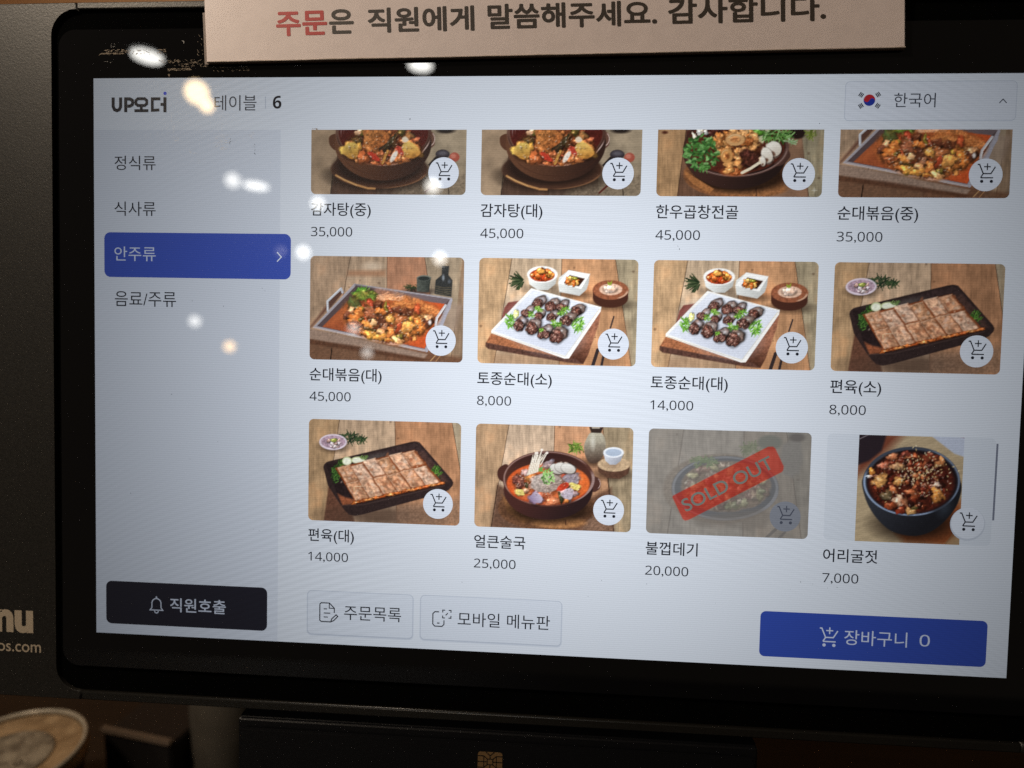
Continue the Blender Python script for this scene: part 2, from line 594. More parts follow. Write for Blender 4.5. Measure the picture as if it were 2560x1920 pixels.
def cart(x, y, s, mat, z=0.24):
    st = [([(-104, -113), (-80, -113), (-32, 0), (60, 0), (110, -85)], 15, False),
          ([(-32, 0), (-58, 45), (-54, 51), (90, 51)], 15, False),
          ([(-27, -85), (55, -85)], 14, False), ([(14, -126), (14, -43)], 14, False)]
    return icon('cart_icon', st, [(-46, 95, 20), (70, 95, 20)], z, mat, screen, x, y, s)


cart(1044.6, 755.4, 0.112, ui(236, 239, 250))
text('basket_lettering', '장바구니', ui(236, 239, 250), screen, box=(1065.9, 743.7, 1148.6, 764.4))
text('basket_count', sans('0'), ui(236, 239, 250), screen, box=(1164.9, 745.6, 1178.2, 761.6))

# ------------------------------------------------------------------ the dish pictures shown on the display
_rng = np.random.RandomState(11)
_tab = _rng.rand(64, 64)


class Pic:
    """a picture painted point by point on the display's own pixel grid"""

    def __init__(s, TL, TR, BL, BR, nx, ny, v0=0.0):
        U, V = np.meshgrid(np.linspace(0, 1, nx), np.linspace(v0, 1, ny))
        f = lambda k: (1 - U) * (1 - V) * TL[k] + U * (1 - V) * TR[k] + (1 - U) * V * BL[k] + U * V * BR[k]
        s.X, s.Y, s.nx, s.ny = f(0), f(1), nx, ny
        s.C = np.zeros((ny, nx, 3)) + 0.5
        s.n1 = s.noise(22, 22, 1)
        s.n2 = s.noise(55, 55, 2)
        s.n3 = s.noise(170, 150, 3)
        s.rng = np.random.RandomState(5)

    def noise(s, sx, sy, seed, rot=0.0, octv=3):
        c, sn = math.cos(rot), math.sin(rot)
        a = (s.X * c + s.Y * sn) / sx
        b = (-s.X * sn + s.Y * c) / sy
        out, amp, tot = 0, 1.0, 0
        for k in range(octv):
            x, y = a * 2 ** k + seed * 7.31 + k * 3.7, b * 2 ** k + seed * 3.17 + k * 9.1
            i, j = np.floor(x).astype(int), np.floor(y).astype(int)
            u, v = x - i, y - j
            u, v = u * u * (3 - 2 * u), v * v * (3 - 2 * v)
            t = lambda p, q: _tab[(i + p) % 64, (j + q) % 64]
            out = out + amp * ((t(0, 0) * (1 - u) + t(1, 0) * u) * (1 - v) + (t(0, 1) * (1 - u) + t(1, 1) * u) * v)
            tot += amp
            amp *= 0.55
        return out / tot

    def mix(s, a, c):
        c = np.asarray(c, float)
        if c.max() > 2.0:
            c = c / 255.0
        s.C = s.C * (1 - a[..., None]) + c * a[..., None]

    def sd(s, pts):
        """signed distance (negative inside) to a polygon"""
        d = np.full(s.X.shape, 1e9)
        ins = np.zeros(s.X.shape, bool)
        n = len(pts)
        for i in range(n):
            x0, y0 = pts[i]
            x1, y1 = pts[(i + 1) % n]
            ex, ey = x1 - x0, y1 - y0
            wx, wy = s.X - x0, s.Y - y0
            t = np.clip((wx * ex + wy * ey) / (ex * ex + ey * ey + 1e-9), 0, 1)
            d = np.minimum(d, np.hypot(wx - ex * t, wy - ey * t))
            if y0 != y1:
                ins ^= ((y0 > s.Y) != (y1 > s.Y)) & (s.X < ex * (s.Y - y0) / (ey if ey else 1e-9) + x0)
        return np.where(ins, -d, d)

    @staticmethod
    def curve(pts, n=6):
        p = [np.array(q, float) for q in pts]
        out = []
        m = len(p)
        for i in range(m):
            a, b, c, d = p[i - 1], p[i], p[(i + 1) % m], p[(i + 2) % m]
            for k in range(n):
                t = k / n
                out.append(tuple(0.5 * (2 * b + (c - a) * t + (2 * a - 5 * b + 4 * c - d) * t * t + (3 * b - a - 3 * c + d) * t ** 3)))
        return out

    def poly(s, pts, c, soft=9, tex=0.0, smooth=False, c2=None, g=None, op=1.0, tn=None):
        d = s.sd(s.curve(pts) if smooth else pts)
        a = np.clip(0.5 - d / soft, 0, 1) * op
        s.fill(a, c, tex, c2, g, tn)

    def fill(s, a, c, tex=0.0, c2=None, g=None, tn=None):
        c = np.asarray(c, float) / 255.0
        if c2 is not None:
            (x0, y0), (x1, y1) = g
            L = (x1 - x0) ** 2 + (y1 - y0) ** 2
            t = np.clip(((s.X - x0) * (x1 - x0) + (s.Y - y0) * (y1 - y0)) / L, 0, 1)[..., None]
            c = c * (1 - t) + np.asarray(c2, float) / 255.0 * t
        else:
            c = np.broadcast_to(c, s.C.shape)
        if tex:
            c = c * (1 + tex * 2 * ((s.n1 if tn is None else tn) - 0.5))[..., None]
        s.C = s.C * (1 - a[..., None]) + c * a[..., None]

    def ell(s, cx, cy, rx, ry, c, rot=0.0, soft=10, tex=0.0, c2=None, g=None, op=1.0, clip=None):
        r = math.radians(rot)
        dx, dy = s.X - cx, s.Y - cy
        u, v = (dx * math.cos(r) + dy * math.sin(r)) / rx, (-dx * math.sin(r) + dy * math.cos(r)) / ry
        d = (np.hypot(u, v) - 1) * min(rx, ry)
        a = np.clip(0.5 - d / soft, 0, 1) * op
        if clip is not None:
            a = a * clip(s.X, s.Y)
        s.fill(a, c, tex, c2, g)

    def arc(s, cx, cy, rx, ry, w, c, a0=0, a1=360, soft=8, op=1.0):
        u, v = (s.X - cx) / rx, (s.Y - cy) / ry
        d = np.abs(np.hypot(u, v) - 1) * min(rx, ry) - w / 2
        an = (np.degrees(np.arctan2(v, u)) - a0) % 360
        sp = (a1 - a0) % 360 or 360
        k = np.clip(np.minimum(an, sp - an) / 12.0, 0, 1) * (an <= sp) if sp < 360 else 1.0
        s.fill(np.clip(0.5 - d / soft, 0, 1) * k * op, c)

    def line(s, pts, w, c, soft=7, op=1.0, tex=0.0):
        d = np.full(s.X.shape, 1e9)
        for (x0, y0), (x1, y1) in zip(pts[:-1], pts[1:]):
            ex, ey = x1 - x0, y1 - y0
            wx, wy = s.X - x0, s.Y - y0
            t = np.clip((wx * ex + wy * ey) / (ex * ex + ey * ey + 1e-9), 0, 1)
            d = np.minimum(d, np.hypot(wx - ex * t, wy - ey * t))
        s.fill(np.clip(0.5 - (d - w / 2) / soft, 0, 1) * op, c, tex)

    def blob(s, cx, cy, rx, ry, c, rot=0.0, tex=0.26, shade=0.42, spec=0.34, edge=0.22, wob=0.2, soft=0.22, op=1.0):
        """one irregular morsel: uneven outline, light from the upper left, mottled, a few wet glints"""
        rg = np.random.RandomState(int(abs(cx) * 13 + abs(cy) * 7 + rx) % 99991)
        r = math.radians(rot)
        dx, dy = s.X - cx, s.Y - cy
        u, v = (dx * math.cos(r) + dy * math.sin(r)) / rx, (-dx * math.sin(r) + dy * math.cos(r)) / ry
        an = np.arctan2(v, u)
        ph = rg.rand(4) * 6.283
        rad = 1 + wob * (0.55 * np.cos(2 * an + ph[0]) + 0.5 * np.cos(3 * an + ph[1]) + 0.4 * np.cos(5 * an + ph[2]) + 0.25 * np.cos(8 * an + ph[3])) \
            + 0.16 * (s.n2 - 0.5) + 0.10 * (s.n1 - 0.5)
        d = np.hypot(u, v) / np.clip(rad, 0.4, 2)
        s.C = s.C * (1 - 0.30 * op * np.clip((1.25 - np.hypot(u - 0.05, v - 0.10)) / 0.3, 0, 1) * (d > 0.8))[..., None]
        a = np.clip((1 - d) / soft + 0.5, 0, 1) * op
        m = max(rx, ry)
        t1, t2 = rg.randn() * 0.25, rg.randn() * 0.12
        li = 0.62 - (0.26 + t2) * dx / m - (0.40 + t1) * dy / m + 0.22 * (1 - d) + 0.55 * (s.n2 - 0.5) + 0.3 * (s.n1 - 0.5)
        li = np.clip(li, 0, 1.15)
        val = (1 - shade) + shade * 1.5 * li
        val = val * (1 + tex * 2 * (s.n1 - 0.5)) * (1 - edge * np.clip((d - 0.70) / 0.3, 0, 1))
        hue = (s.n2 - 0.5)[..., None] * np.array([0.16, -0.06, -0.26]) + (s.n3 - 0.5)[..., None] * np.array([0.10, 0.0, -0.15])
        cc = np.asarray(c, float) / 255.0 * val[..., None] * (1 + hue)
        s.C = s.C * (1 - a[..., None]) + cc * a[..., None]
        if spec > 0.15:
            for k in range(2):
                gx, gy = cx + rx * (-0.25 + 0.35 * rg.randn()), cy + ry * (-0.30 + 0.3 * rg.randn())
                e = np.hypot((s.X - gx) / (rx * 0.22 + 5), (s.Y - gy) / (ry * 0.13 + 4))
                g = np.clip(1.2 - e, 0, 1) * a * spec
                s.C = s.C + g[..., None] * np.array([1.0, 0.95, 0.86])

    def organic(s, pts, amp=1.6, mott=0.22, seed=50, tint=None, top=0.0, smooth=True):
        """ragged, saucy look of cooked food inside an outline"""
        d = s.sd(s.curve(pts) if smooth else pts)
        m = np.clip(0.5 - d / 40, 0, 1)
        jy, jx = np.mgrid[0:s.ny, 0:s.nx].astype(float)
        for (sc_, am) in ((70, amp * 1.1), (26, amp * 0.4)):
            dx = (s.noise(sc_, sc_, seed) - 0.5) * 4 * am * m
            dy = (s.noise(sc_, sc_, seed + 3) - 0.5) * 4 * am * m
            x, y = np.clip(jx + dx, 0, s.nx - 1.001), np.clip(jy + dy, 0, s.ny - 1.001)
            i, j = x.astype(int), y.astype(int)
            fx, fy = (x - i)[..., None], (y - j)[..., None]
            i1, j1 = np.minimum(i + 1, s.nx - 1), np.minimum(j + 1, s.ny - 1)
            s.C = (s.C[j, i] * (1 - fx) + s.C[j, i1] * fx) * (1 - fy) + (s.C[j1, i] * (1 - fx) + s.C[j1, i1] * fx) * fy
        n = s.noise(19, 19, seed + 7)
        s.C = s.C * (1 + mott * 2 * (n - 0.5) * m)[..., None]
        if tint is not None:
            k = (m * top * np.clip(s.noise(80, 80, seed + 9) * 1.7, 0, 1))[..., None]
            s.C = s.C * (1 - k) + s.C.mean(2, keepdims=True) * np.asarray(tint, float) / 128.0 * k

    def mass(s, pts, c, cols, n, r0, r1, seed=1):
        """heap of small morsels under the larger pieces"""
        d = s.sd(s.curve(pts))
        s.fill(np.clip(0.5 - d / 30, 0, 1), c, 0.5)
        rg = np.random.RandomState(seed)
        xs, ys = [q[0] for q in pts], [q[1] for q in pts]
        k = 0
        while k < n:
            x, y = min(xs) + rg.rand() * (max(xs) - min(xs)), min(ys) + rg.rand() * (max(ys) - min(ys))
            gx, gy = np.unravel_index(np.argmin((s.X - x) ** 2 + (s.Y - y) ** 2), s.X.shape)
            k += 1
            if d[gx, gy] > -8:
                continue
            s.blob(x, y, r0 + (r1 - r0) * rg.rand(), (r0 + (r1 - r0) * rg.rand()) * 0.7, cols[rg.randint(len(cols))], rot=rg.rand() * 180, spec=0.3 * (rg.rand() > 0.5))

    def bits(s, cx, cy, rx, ry, n, r0, r1, cols, seed=0, **kw):
        rg = np.random.RandomState(seed)
        for k in range(n):
            a, q = rg.rand() * 6.283, math.sqrt(rg.rand())
            x, y = cx + rx * q * math.cos(a), cy + ry * q * math.sin(a)
            s.blob(x, y, r0 + (r1 - r0) * rg.rand(), (r0 + (r1 - r0) * rg.rand()) * 0.75, cols[rg.randint(len(cols))], rot=rg.rand() * 180, **kw)

    def leaves(s, cx, cy, rx, ry, n, ln, cols, seed=0, w=9):
        rg = np.random.RandomState(seed)
        for k in range(n):
            a, q = rg.rand() * 6.283, math.sqrt(rg.rand())
            x, y = cx + rx * q * math.cos(a), cy + ry * q * math.sin(a)
            b = math.atan2(y - cy, x - cx) + rg.randn() * 0.7
            l = ln * (0.5 + rg.rand())
            s.line([(x - math.cos(b) * l / 2, y - math.sin(b) * l / 2), (x + math.cos(b) * l / 2, y + math.sin(b) * l / 2)],
                   w * (0.6 + 0.8 * rg.rand()), cols[rg.randint(len(cols))], soft=8, tex=0.15)

    def planks(s, cuts, cols, gap=(60, 42, 32), slope=0.0):
        """floor of old boards; cuts = [((x0,y0),(x1,y1)) ...] left to right"""
        s.C[:] = np.asarray(cols[0], float) / 255.0
        g1 = s.noise(14, 190, 4, slope)
        g2 = s.noise(46, 420, 5, slope)
        g3 = s.noise(190, 240, 6)
        for k, ((x0, y0), (x1, y1)) in enumerate(cuts):
            side = s.X - (x0 + (x1 - x0) * (s.Y - y0) / (y1 - y0))
            s.fill(np.clip(side / 8 + 0.5, 0, 1), cols[k + 1])
        s.C *= (1 + 0.21 * (g1 - 0.5) + 0.24 * (g2 - 0.5) + 0.40 * (g3 - 0.5) + 0.14 * (s.n2 - 0.5))[..., None]
        warm = np.clip((g3 - 0.55) * 3, 0, 1) * 0.35
        s.C = s.C * (1 - warm[..., None]) + s.C * np.array([1.04, 0.84, 0.68]) * warm[..., None]
        for k, ((x0, y0), (x1, y1)) in enumerate(cuts):
            s.line([(x0, y0), (x1, y1)], 7, gap, soft=9, op=0.8)
        rg = np.random.RandomState(len(cuts) * 7 + int(cols[0][0]))
        for k in range(7):
            x, y = s.X.min() + rg.rand() * np.ptp(s.X), s.Y.min() + rg.rand() * np.ptp(s.Y)
            s.ell(x, y, 10 + 10 * rg.rand(), 8 + 8 * rg.rand(), (80, 55, 40), soft=16, op=0.45)

    def shadow(s, cx, cy, rx, ry, op=0.55, soft=140, rot=0):
        s.ell(cx, cy, rx, ry, (30, 20, 16), soft=soft, op=op, rot=rot)

    def grade(s, con=1.0, gain=1.0):
        s.C = s.C * (1 + 0.10 * (s.noise(9, 9, 31, 0.3, 2) - 0.5))[..., None]
        g = s.C.mean(2, keepdims=True)
        s.C = g * 0.16 + s.C * 0.84
        s.C = np.clip((s.C - 0.45) * con * 1.03 + 0.45, 0.01, 1.2) * gain
        q = np.pad(s.C, ((1, 1), (1, 1), (0, 0)), mode='edge')
        b = 0.25 * (q[:-2, 1:-1] + q[2:, 1:-1] + q[1:-1, :-2] + q[1:-1, 2:])
        s.C = np.clip(s.C + 0.08 * (s.C - b), 0.01, 1.2)                # crisp, as menu photos are

    def glints(s, cx, cy, rx, ry, n, seed, c=(255, 236, 210), size=9, op=0.75):
        """wet highlights on sauce"""
        rg = np.random.RandomState(seed)
        for k in range(n):
            t, q = rg.rand() * 6.283, math.sqrt(rg.rand())
            x, y = cx + rx * q * math.cos(t), cy + ry * q * math.sin(t)
            s.ell(x, y, size * (0.6 + 1.2 * rg.rand()), size * (0.35 + 0.4 * rg.rand()), c, rot=rg.randn() * 35, soft=9, op=op * (0.5 + 0.5 * rg.rand()))
            s.ell(x + 10, y + 14, size * 1.3, size * 0.8, (60, 24, 14), rot=rg.randn() * 35, soft=14, op=0.30)


O_, B_, R_, Y_, G_, C_, K_ = (222, 122, 42), (108, 52, 36), (206, 56, 34), (228, 184, 78), (138, 172, 44), (236, 206, 150), (176, 98, 72)


def pic_tray(v0, ny):
    p = Pic((88, 50), (2163, 80), (80, 1450), (2145, 1495), 218, ny, v0)
    p.planks([((640, 40), (370, 1480)), ((1132, 40), (1120, 1480)), ((1630, 40), (1760, 900)), ((2040, 1000), (1985, 1500))],
             [(178, 146, 116), (186, 156, 126), (178, 124, 92), (172, 150, 122), (150, 122, 96)])
    p.ell(930, 195, 120, 60, (214, 192, 166), soft=70, op=0.7)
    p.poly([(600, 250), (1110, 245), (1115, 330), (590, 320)], (170, 112, 76), soft=50, op=0.6)
    p.poly([(60, 1060), (500, 1120), (2200, 1440), (2200, 1520), (60, 1520)], (112, 74, 52), soft=60, tex=0.2, op=0.85)
    p.poly([(60, 1040), (140, 1040), (1680, 1380), (1640, 1440), (900, 1330), (60, 1170)], (158, 130, 112), soft=24, tex=0.15)
    p.poly([(60, 1175), (700, 1265), (1700, 1450), (1600, 1480), (800, 1350), (60, 1235)], (92, 56, 38), soft=30, tex=0.2, op=0.8)
    p.line([(385, 1300), (365, 1480)], 14, (38, 26, 20))
    p.poly([(120, 1000), (70, 1030), (330, 690), (480, 600), (520, 560)], (104, 62, 48), soft=40, op=0.85)
    p.poly([(2000, 680), (2140, 720), (2060, 1050), (1900, 1200), (1850, 1000)], (168, 142, 124), soft=60, op=0.6)
    # jug, cup and herbs behind
    p.leaves(1470, 480, 90, 40, 26, 60, [(44, 62, 36), (70, 84, 44), (58, 70, 40)], 3)
    p.ell(1560, 530, 190, 40, (40, 30, 30), soft=40, op=0.7)
    p.poly([(1530, 345), (1720, 345), (1695, 545), (1530, 535)], (86, 92, 84), soft=10, tex=0.2, c2=(52, 58, 54), g=((1530, 0), (1720, 0)))
    p.ell(1625, 352, 93, 38, (118, 124, 114))
    p.ell(1625, 358, 80, 29, (44, 50, 48))
    p.poly([(1866, 190), (1962, 190), (1952, 310), (2008, 385), (1992, 605), (1768, 566), (1782, 380), (1862, 312)], (52, 54, 54), soft=12, tex=0.2)
    for yy in (462, 490, 520, 548):
        p.line([(1785, yy), (1890, yy + 22), (1988, yy + 16)], 13, (108, 96, 72), op=0.7, tex=0.3)
    p.ell(1884, 350, 16, 40, (150, 160, 170), soft=16, op=0.8)
    p.ell(1965, 400, 20, 26, (110, 118, 128), soft=20, op=0.6)
    # tray
    p.poly([(690, 425), (2005, 622), (1985, 760), (1668, 1345), (1630, 1345), (132, 1018)], (166, 160, 168), soft=9)
    p.poly([(715, 448), (1975, 640), (1640, 1310), (180, 1000)], (92, 74, 76), soft=9)
    p.poly([(715, 448), (1975, 640), (1905, 705), (745, 545)], (138, 118, 124), soft=10, c2=(112, 96, 100), g=((715, 500), (1975, 660)))
    p.poly([(700, 440), (960, 490), (940, 560), (730, 540)], (66, 54, 58), soft=40, op=0.7)
    p.poly([(720, 545), (1905, 700), (1640, 1305), (255, 1008)], (176, 84, 44), soft=12, tex=0.16, c2=(222, 86, 34), g=((600, 800), (1600, 1240)))
    p.poly([(640, 640), (560, 900), (380, 980), (290, 1000)], (206, 104, 52), soft=60, op=0.6)
    p.line([(135, 1016), (1650, 1338)], 16, (196, 180, 178))
    p.line([(140, 1008), (690, 430)], 10, (178, 170, 176))
    # handles
    p.poly([(345, 770), (335, 670), (505, 510), (520, 560)], (96, 64, 52), soft=14)
    p.line([(328, 795), (324, 662), (508, 492), (528, 545)], 30, (188, 192, 202))
    p.line([(322, 780), (318, 662), (500, 488)], 8, (232, 236, 240))
    # vegetables at the back
    p.mass([(640, 760), (900, 680), (1250, 720), (1750, 860), (1760, 990), (1600, 1110), (1330, 1230), (1000, 1190), (780, 1110), (560, 960)], (150, 78, 40), [(206, 112, 48), (120, 58, 38), (190, 90, 44), (226, 150, 66), (96, 46, 34), (200, 64, 36), (150, 140, 50)], 130, 20, 46, 5)
    p.poly([(1200, 720), (1330, 600), (1420, 600), (1760, 740), (1840, 830), (1700, 860), (1300, 800)], (206, 126, 66), soft=30, smooth=True, tex=0.5)
    p.blob(690, 700, 90, 110, (62, 112, 56), tex=0.2, spec=0.05)
    p.blob(830, 570, 145, 85, (92, 164, 48), tex=0.5, wob=0.35)
    p.leaves(830, 570, 120, 65, 30, 90, [(64, 130, 34), (134, 200, 76), (48, 100, 30), (110, 180, 60)], 5)
    for k in range(26):
        p.line([(985 + k * 4, 590 + (k % 5) * 16), (1150 + k * 9, 540 + (k * 37 % 120))], 8, [(236, 226, 210), (206, 190, 172), (180, 160, 140)][k % 3])
    for k in range(150):
        a = _rng.rand(4)
        x, y = 1240 + 480 * a[0], 640 + 120 * a[1] + 0.22 * (480 * a[0])
        p.line([(x - 40, y + 30 * (a[2] - 0.5)), (x, y - 26 * a[3]), (x + 44, y + 34 * (a[2] - 0.4))], 9,
               [(226, 140, 66), (204, 108, 46), (238, 166, 92), (180, 84, 36)][k % 4], tex=0.2)
    L = [(640, 785, 48, 40, (236, 224, 196)), (765, 778, 62, 32, (196, 190, 52)), (750, 840, 84, 70, O_), (600, 862, 62, 50, (120, 66, 54)), (700, 905, 104, 50, O_),
         (1010, 712, 66, 52, B_), (905, 690, 26, 74, R_, -22), (1118, 740, 28, 68, (120, 172, 40), -8), (1172, 756, 26, 76, R_, -20), (1260, 796, 74, 58, B_),
         (1400, 815, 90, 62, B_), (1540, 780, 52, 78, (214, 72, 36), -28), (910, 826, 72, 84, K_), (1038, 806, 74, 58, O_), (1450, 892, 52, 28, (168, 180, 48)),
         (1172, 900, 62, 62, Y_, 30), (1312, 900, 84, 68, (196, 112, 62)), (1070, 955, 66, 104, (98, 52, 42)), (840, 930, 26, 66, R_, -10), (890, 990, 88, 66, (226, 150, 60)),
         (952, 950, 48, 42, C_), (770, 915, 34, 20, (96, 130, 40)), (1600, 890, 100, 60, (206, 130, 60)), (1560, 930, 60, 90, (226, 132, 40), -10), (1680, 960, 66, 82, (92, 46, 38)),
         (1500, 1080, 46, 48, O_), (1590, 1040, 52, 86, O_, 14), (1412, 1015, 92, 92, (236, 190, 84), 35), (1285, 1025, 32, 100, R_, 24), (1180, 1088, 58, 66, (226, 140, 60), 20),
         (1060, 1080, 62, 48, C_), (1105, 1010, 50, 40, (150, 120, 110)), (810, 1092, 46, 40, O_), (925, 1055, 78, 18, (74, 84, 34)), (940, 1122, 104, 52, (234, 180, 66)),
         (1040, 1150, 80, 50, (230, 168, 62)), (1150, 1192, 62, 28, (224, 160, 56)), (1290, 1188, 76, 52, (240, 214, 150)), (1312, 1140, 50, 28, (112, 150, 44)), (1425, 1112, 62, 38, O_),
         (700, 985, 100, 46, (168, 84, 50)), (1700, 890, 60, 36, (226, 196, 150))]
    for q in L:
        p.blob(*q[:5], rot=q[5] if len(q) > 5 else 0, wob=0.3)
    p.organic([(560, 640), (900, 500), (1350, 560), (1850, 760), (1780, 1020), (1620, 1140), (1330, 1260), (900, 1190), (520, 960)], 1.2, 0.2, 50, (216, 116, 52), 0.50)
    p.glints(1180, 960, 520, 230, 70, 3)
    p.ell(1708, 950, 20, 32, (238, 230, 226), soft=18)
    p.ell(1150, 1193, 34, 11, (200, 96, 36), soft=12)
    for k in range(40):
        a = _rng.rand(3)
        p.ell(640 + 1000 * a[0], 720 + 460 * a[1] + 80 * (a[0] - .5), 7 + 8 * a[2], 6, (246, 226, 190), soft=10, op=0.55)
    p.line([(1786, 990), (1800, 890), (1915, 722)], 32, (206, 202, 206))
    p.line([(1796, 960), (1808, 895), (1905, 745)], 9, (240, 240, 240))
    p.line([(1992, 650), (1868, 985), (1668, 1335)], 34, (172, 170, 184), tex=0.1)
    p.line([(1720, 1470), (1790, 1390)], 12, (196, 150, 96))
    p.line([(1790, 1480), (1850, 1400)], 10, (180, 130, 80))
    p.grade(1.0, 1.02)
    return p


def pic_sausage(ny):
    p = Pic((92, 80), (2140, 95), (70, 1432), (2105, 1475), 218, ny)
    p.planks([((520, 60), (285, 1450)), ((1162, 60), (1130, 1480)), ((1843, 60), (2052, 1480))],
             [(200, 162, 120), (206, 178, 146), (204, 150, 106), (172, 156, 126)])
    p.poly([(250, 1290), (1500, 1300), (2000, 900), (2030, 1480), (250, 1480)], (150, 108, 76), soft=120, op=0.45)
    p.shadow(900, 470, 220, 50, 0.4, 60)
    p.shadow(1330, 545, 240, 50, 0.45, 60)
    p.shadow(1800, 680, 260, 60, 0.5, 70)
    for k in range(46):
        a = math.radians(120 + 130 * _rng.rand())
        r0, r1 = 20 + 60 * _rng.rand(), 130 + 90 * _rng.rand()
        p.line([(680 + r0 * math.cos(a), 360 - r0 * math.sin(a) * .7 + 10), (690 + r1 * math.cos(a), 370 - r1 * math.sin(a) * .7)], 12,
               [(36, 52, 34), (52, 70, 42), (74, 90, 58)][k % 3])
    # round bowl
    p.poly([(714, 285), (1106, 285), (1080, 410), (985, 488), (850, 490), (745, 415)], (236, 240, 238), soft=10, smooth=False, c2=(176, 178, 174), g=((800, 300), (1080, 480)))
    p.ell(910, 288, 197, 106, (246, 247, 244))
    p.ell(908, 300, 160, 82, (190, 66, 32))
    p.bits(905, 295, 120, 55, 26, 22, 50, [(232, 110, 40), (216, 76, 30), (240, 150, 60), (226, 96, 36)], 4)
    p.blob(890, 245, 60, 36, (238, 160, 66))
    # square bowl
    p.poly([(1115, 400), (1125, 330), (1250, 232), (1520, 282), (1505, 400), (1480, 480), (1388, 562), (1130, 512)], (222, 226, 224), soft=12, c2=(190, 192, 190), g=((1130, 400), (1480, 520)))
    p.poly([(1245, 234), (1522, 282), (1410, 476), (1116, 398)], (246, 247, 245), soft=10)
    p.poly([(1262, 296), (1456, 340), (1382, 440), (1188, 396)], (70, 38, 26), soft=12)
    p.bits(1300, 378, 80, 45, 12, 24, 46, [(226, 136, 52), (206, 104, 36), (240, 176, 84)], 6)
    p.blob(1325, 335, 40, 22, (150, 150, 44))
    # salt bowl
    p.ell(1784, 592, 224, 122, (80, 46, 36))
    p.poly([(1558, 485), (2014, 485), (2008, 592), (1560, 592)], (98, 56, 42), soft=10, c2=(78, 44, 36), g=((1600, 480), (1600, 600)))
    p.ell(1786, 485, 228, 126, (158, 92, 62), tex=0.2)
    p.arc(1786, 487, 215, 114, 14, (206, 160, 130), 0, 70)
    p.ell(1788, 478, 146, 74, (232, 190, 162), tex=0.15)
    p.blob(1780, 470, 90, 52, (246, 208, 182), tex=0.3, edge=0.1)
    p.poly([(1750, 420), (1745, 375), (1775, 395), (1805, 360), (1800, 410), (1780, 428)], (150, 170, 50), soft=10)
    # board
    p.poly([(605, 628), (380, 880), (420, 720), (470, 650)], (132, 60, 48), soft=14, tex=0.15)
    p.poly([(1664, 740), (1635, 930), (1500, 1330), (1440, 1442), (1240, 1400), (1290, 1310)], (164, 106, 80), soft=12, tex=0.25, c2=(84, 50, 38), g=((1500, 1100), (1380, 1420)))
    p.poly([(250, 1050), (180, 1170), (1250, 1385), (1290, 1320)], (176, 108, 70), soft=12, tex=0.25)
    p.poly([(178, 1165), (172, 1215), (210, 1250), (1240, 1425), (1440, 1445), (1330, 1370), (1250, 1372)], (96, 64, 54), soft=14, tex=0.3)
    # plate
    p.poly([(768, 466), (1668, 706), (1660, 762), (1256, 1372), (1198, 1374), (250, 1044), (252, 1008)], (244, 244, 240), soft=9)
    p.poly([(790, 490), (1650, 716), (1218, 1340), (282, 1020)], (226, 232, 244), soft=12, tex=0.03, c2=(212, 220, 236), g=((900, 500), (900, 1300)))
    p.line([(270, 1042), (1206, 1348), (1640, 735)], 8, (214, 206, 180), op=0.8)
    p.ell(920, 960, 470, 300, (190, 196, 214), soft=200, op=0.45, rot=20)
    # garnish
    p.leaves(490, 890, 55, 90, 60, 46, [(112, 184, 48), (150, 212, 80), (78, 140, 40)], 7)
    p.leaves(1370, 930, 75, 100, 75, 46, [(112, 184, 48), (150, 212, 80), (70, 134, 38)], 8)
    p.blob(572, 800, 34, 66, (236, 232, 150), rot=15)
    SS = [(865, 650, 96, 88), (1035, 690, 98, 98), (1168, 700, 90, 82), (1362, 752, 98, 88), (718, 775, 96, 66), (878, 815, 74, 72), (1040, 825, 84, 78), (1232, 868, 104, 92),
          (622, 930, 94, 100), (790, 965, 104, 112), (945, 1035, 106, 104), (1112, 1066, 116, 126)]
    for k, (x, y, a, b) in enumerate(SS):
        rg = np.random.RandomState(k)
        tilt = -48 + 14 * rg.randn()
        ox, oy = 0.34 * a, -0.38 * b
        p.blob(x + ox * .5, y + oy * .5, a * 1.02, b * 0.74, (128, 108, 104), rot=tilt, tex=0.25, wob=0.10, spec=0.12, edge=0.5, shade=0.7)
        p.ell(x + ox, y + oy, a * 0.46, b * 0.30, [(206, 206, 218), (168, 156, 146), (188, 182, 184), (150, 134, 122)][k % 4], rot=tilt + 10, soft=34, op=0.75)
        p.ell(x + ox * 1.1, y + oy * 1.05, a * 0.16, b * 0.10, (240, 240, 248), rot=tilt, soft=16, op=0.7)
        fx, fy = x - a * 0.16, y + b * 0.18
        p.blob(fx, fy, a * 0.74, b * 0.72, (108, 70, 62), tex=0.6, wob=0.14, spec=0.25, edge=0.45, shade=0.4)
        for j in range(34):
            t, q = rg.rand() * 6.28, math.sqrt(rg.rand()) * 0.66
            p.ell(fx + a * q * math.cos(t), fy + b * q * math.sin(t), 4 + 6 * rg.rand(), 4 + 5 * rg.rand(),
                  [(196, 146, 130), (150, 92, 80), (40, 24, 24), (220, 184, 166), (56, 32, 30), (120, 66, 56)][rg.randint(6)], soft=8, op=0.85, rot=rg.rand() * 180)
    for (x, y, a, b) in [(765, 805, 38, 42), (870, 732, 46, 30), (1205, 742, 52, 46), (1065, 922, 34, 42), (1135, 925, 34, 22), (1150, 790, 34, 22), (900, 1000, 16, 14)]:
        p.leaves(x, y, a, b, 22, 34, [(112, 176, 50), (160, 212, 90), (70, 120, 40)], int(x))
    p.line([(1828, 830), (1785, 975)], 20, (72, 58, 58))
    p.line([(1625, 1260), (1560, 1470)], 44, (58, 48, 50))
    p.line([(1700, 1330), (1672, 1470)], 32, (58, 48, 50))
    p.grade(1.06, 1.02)
    return p


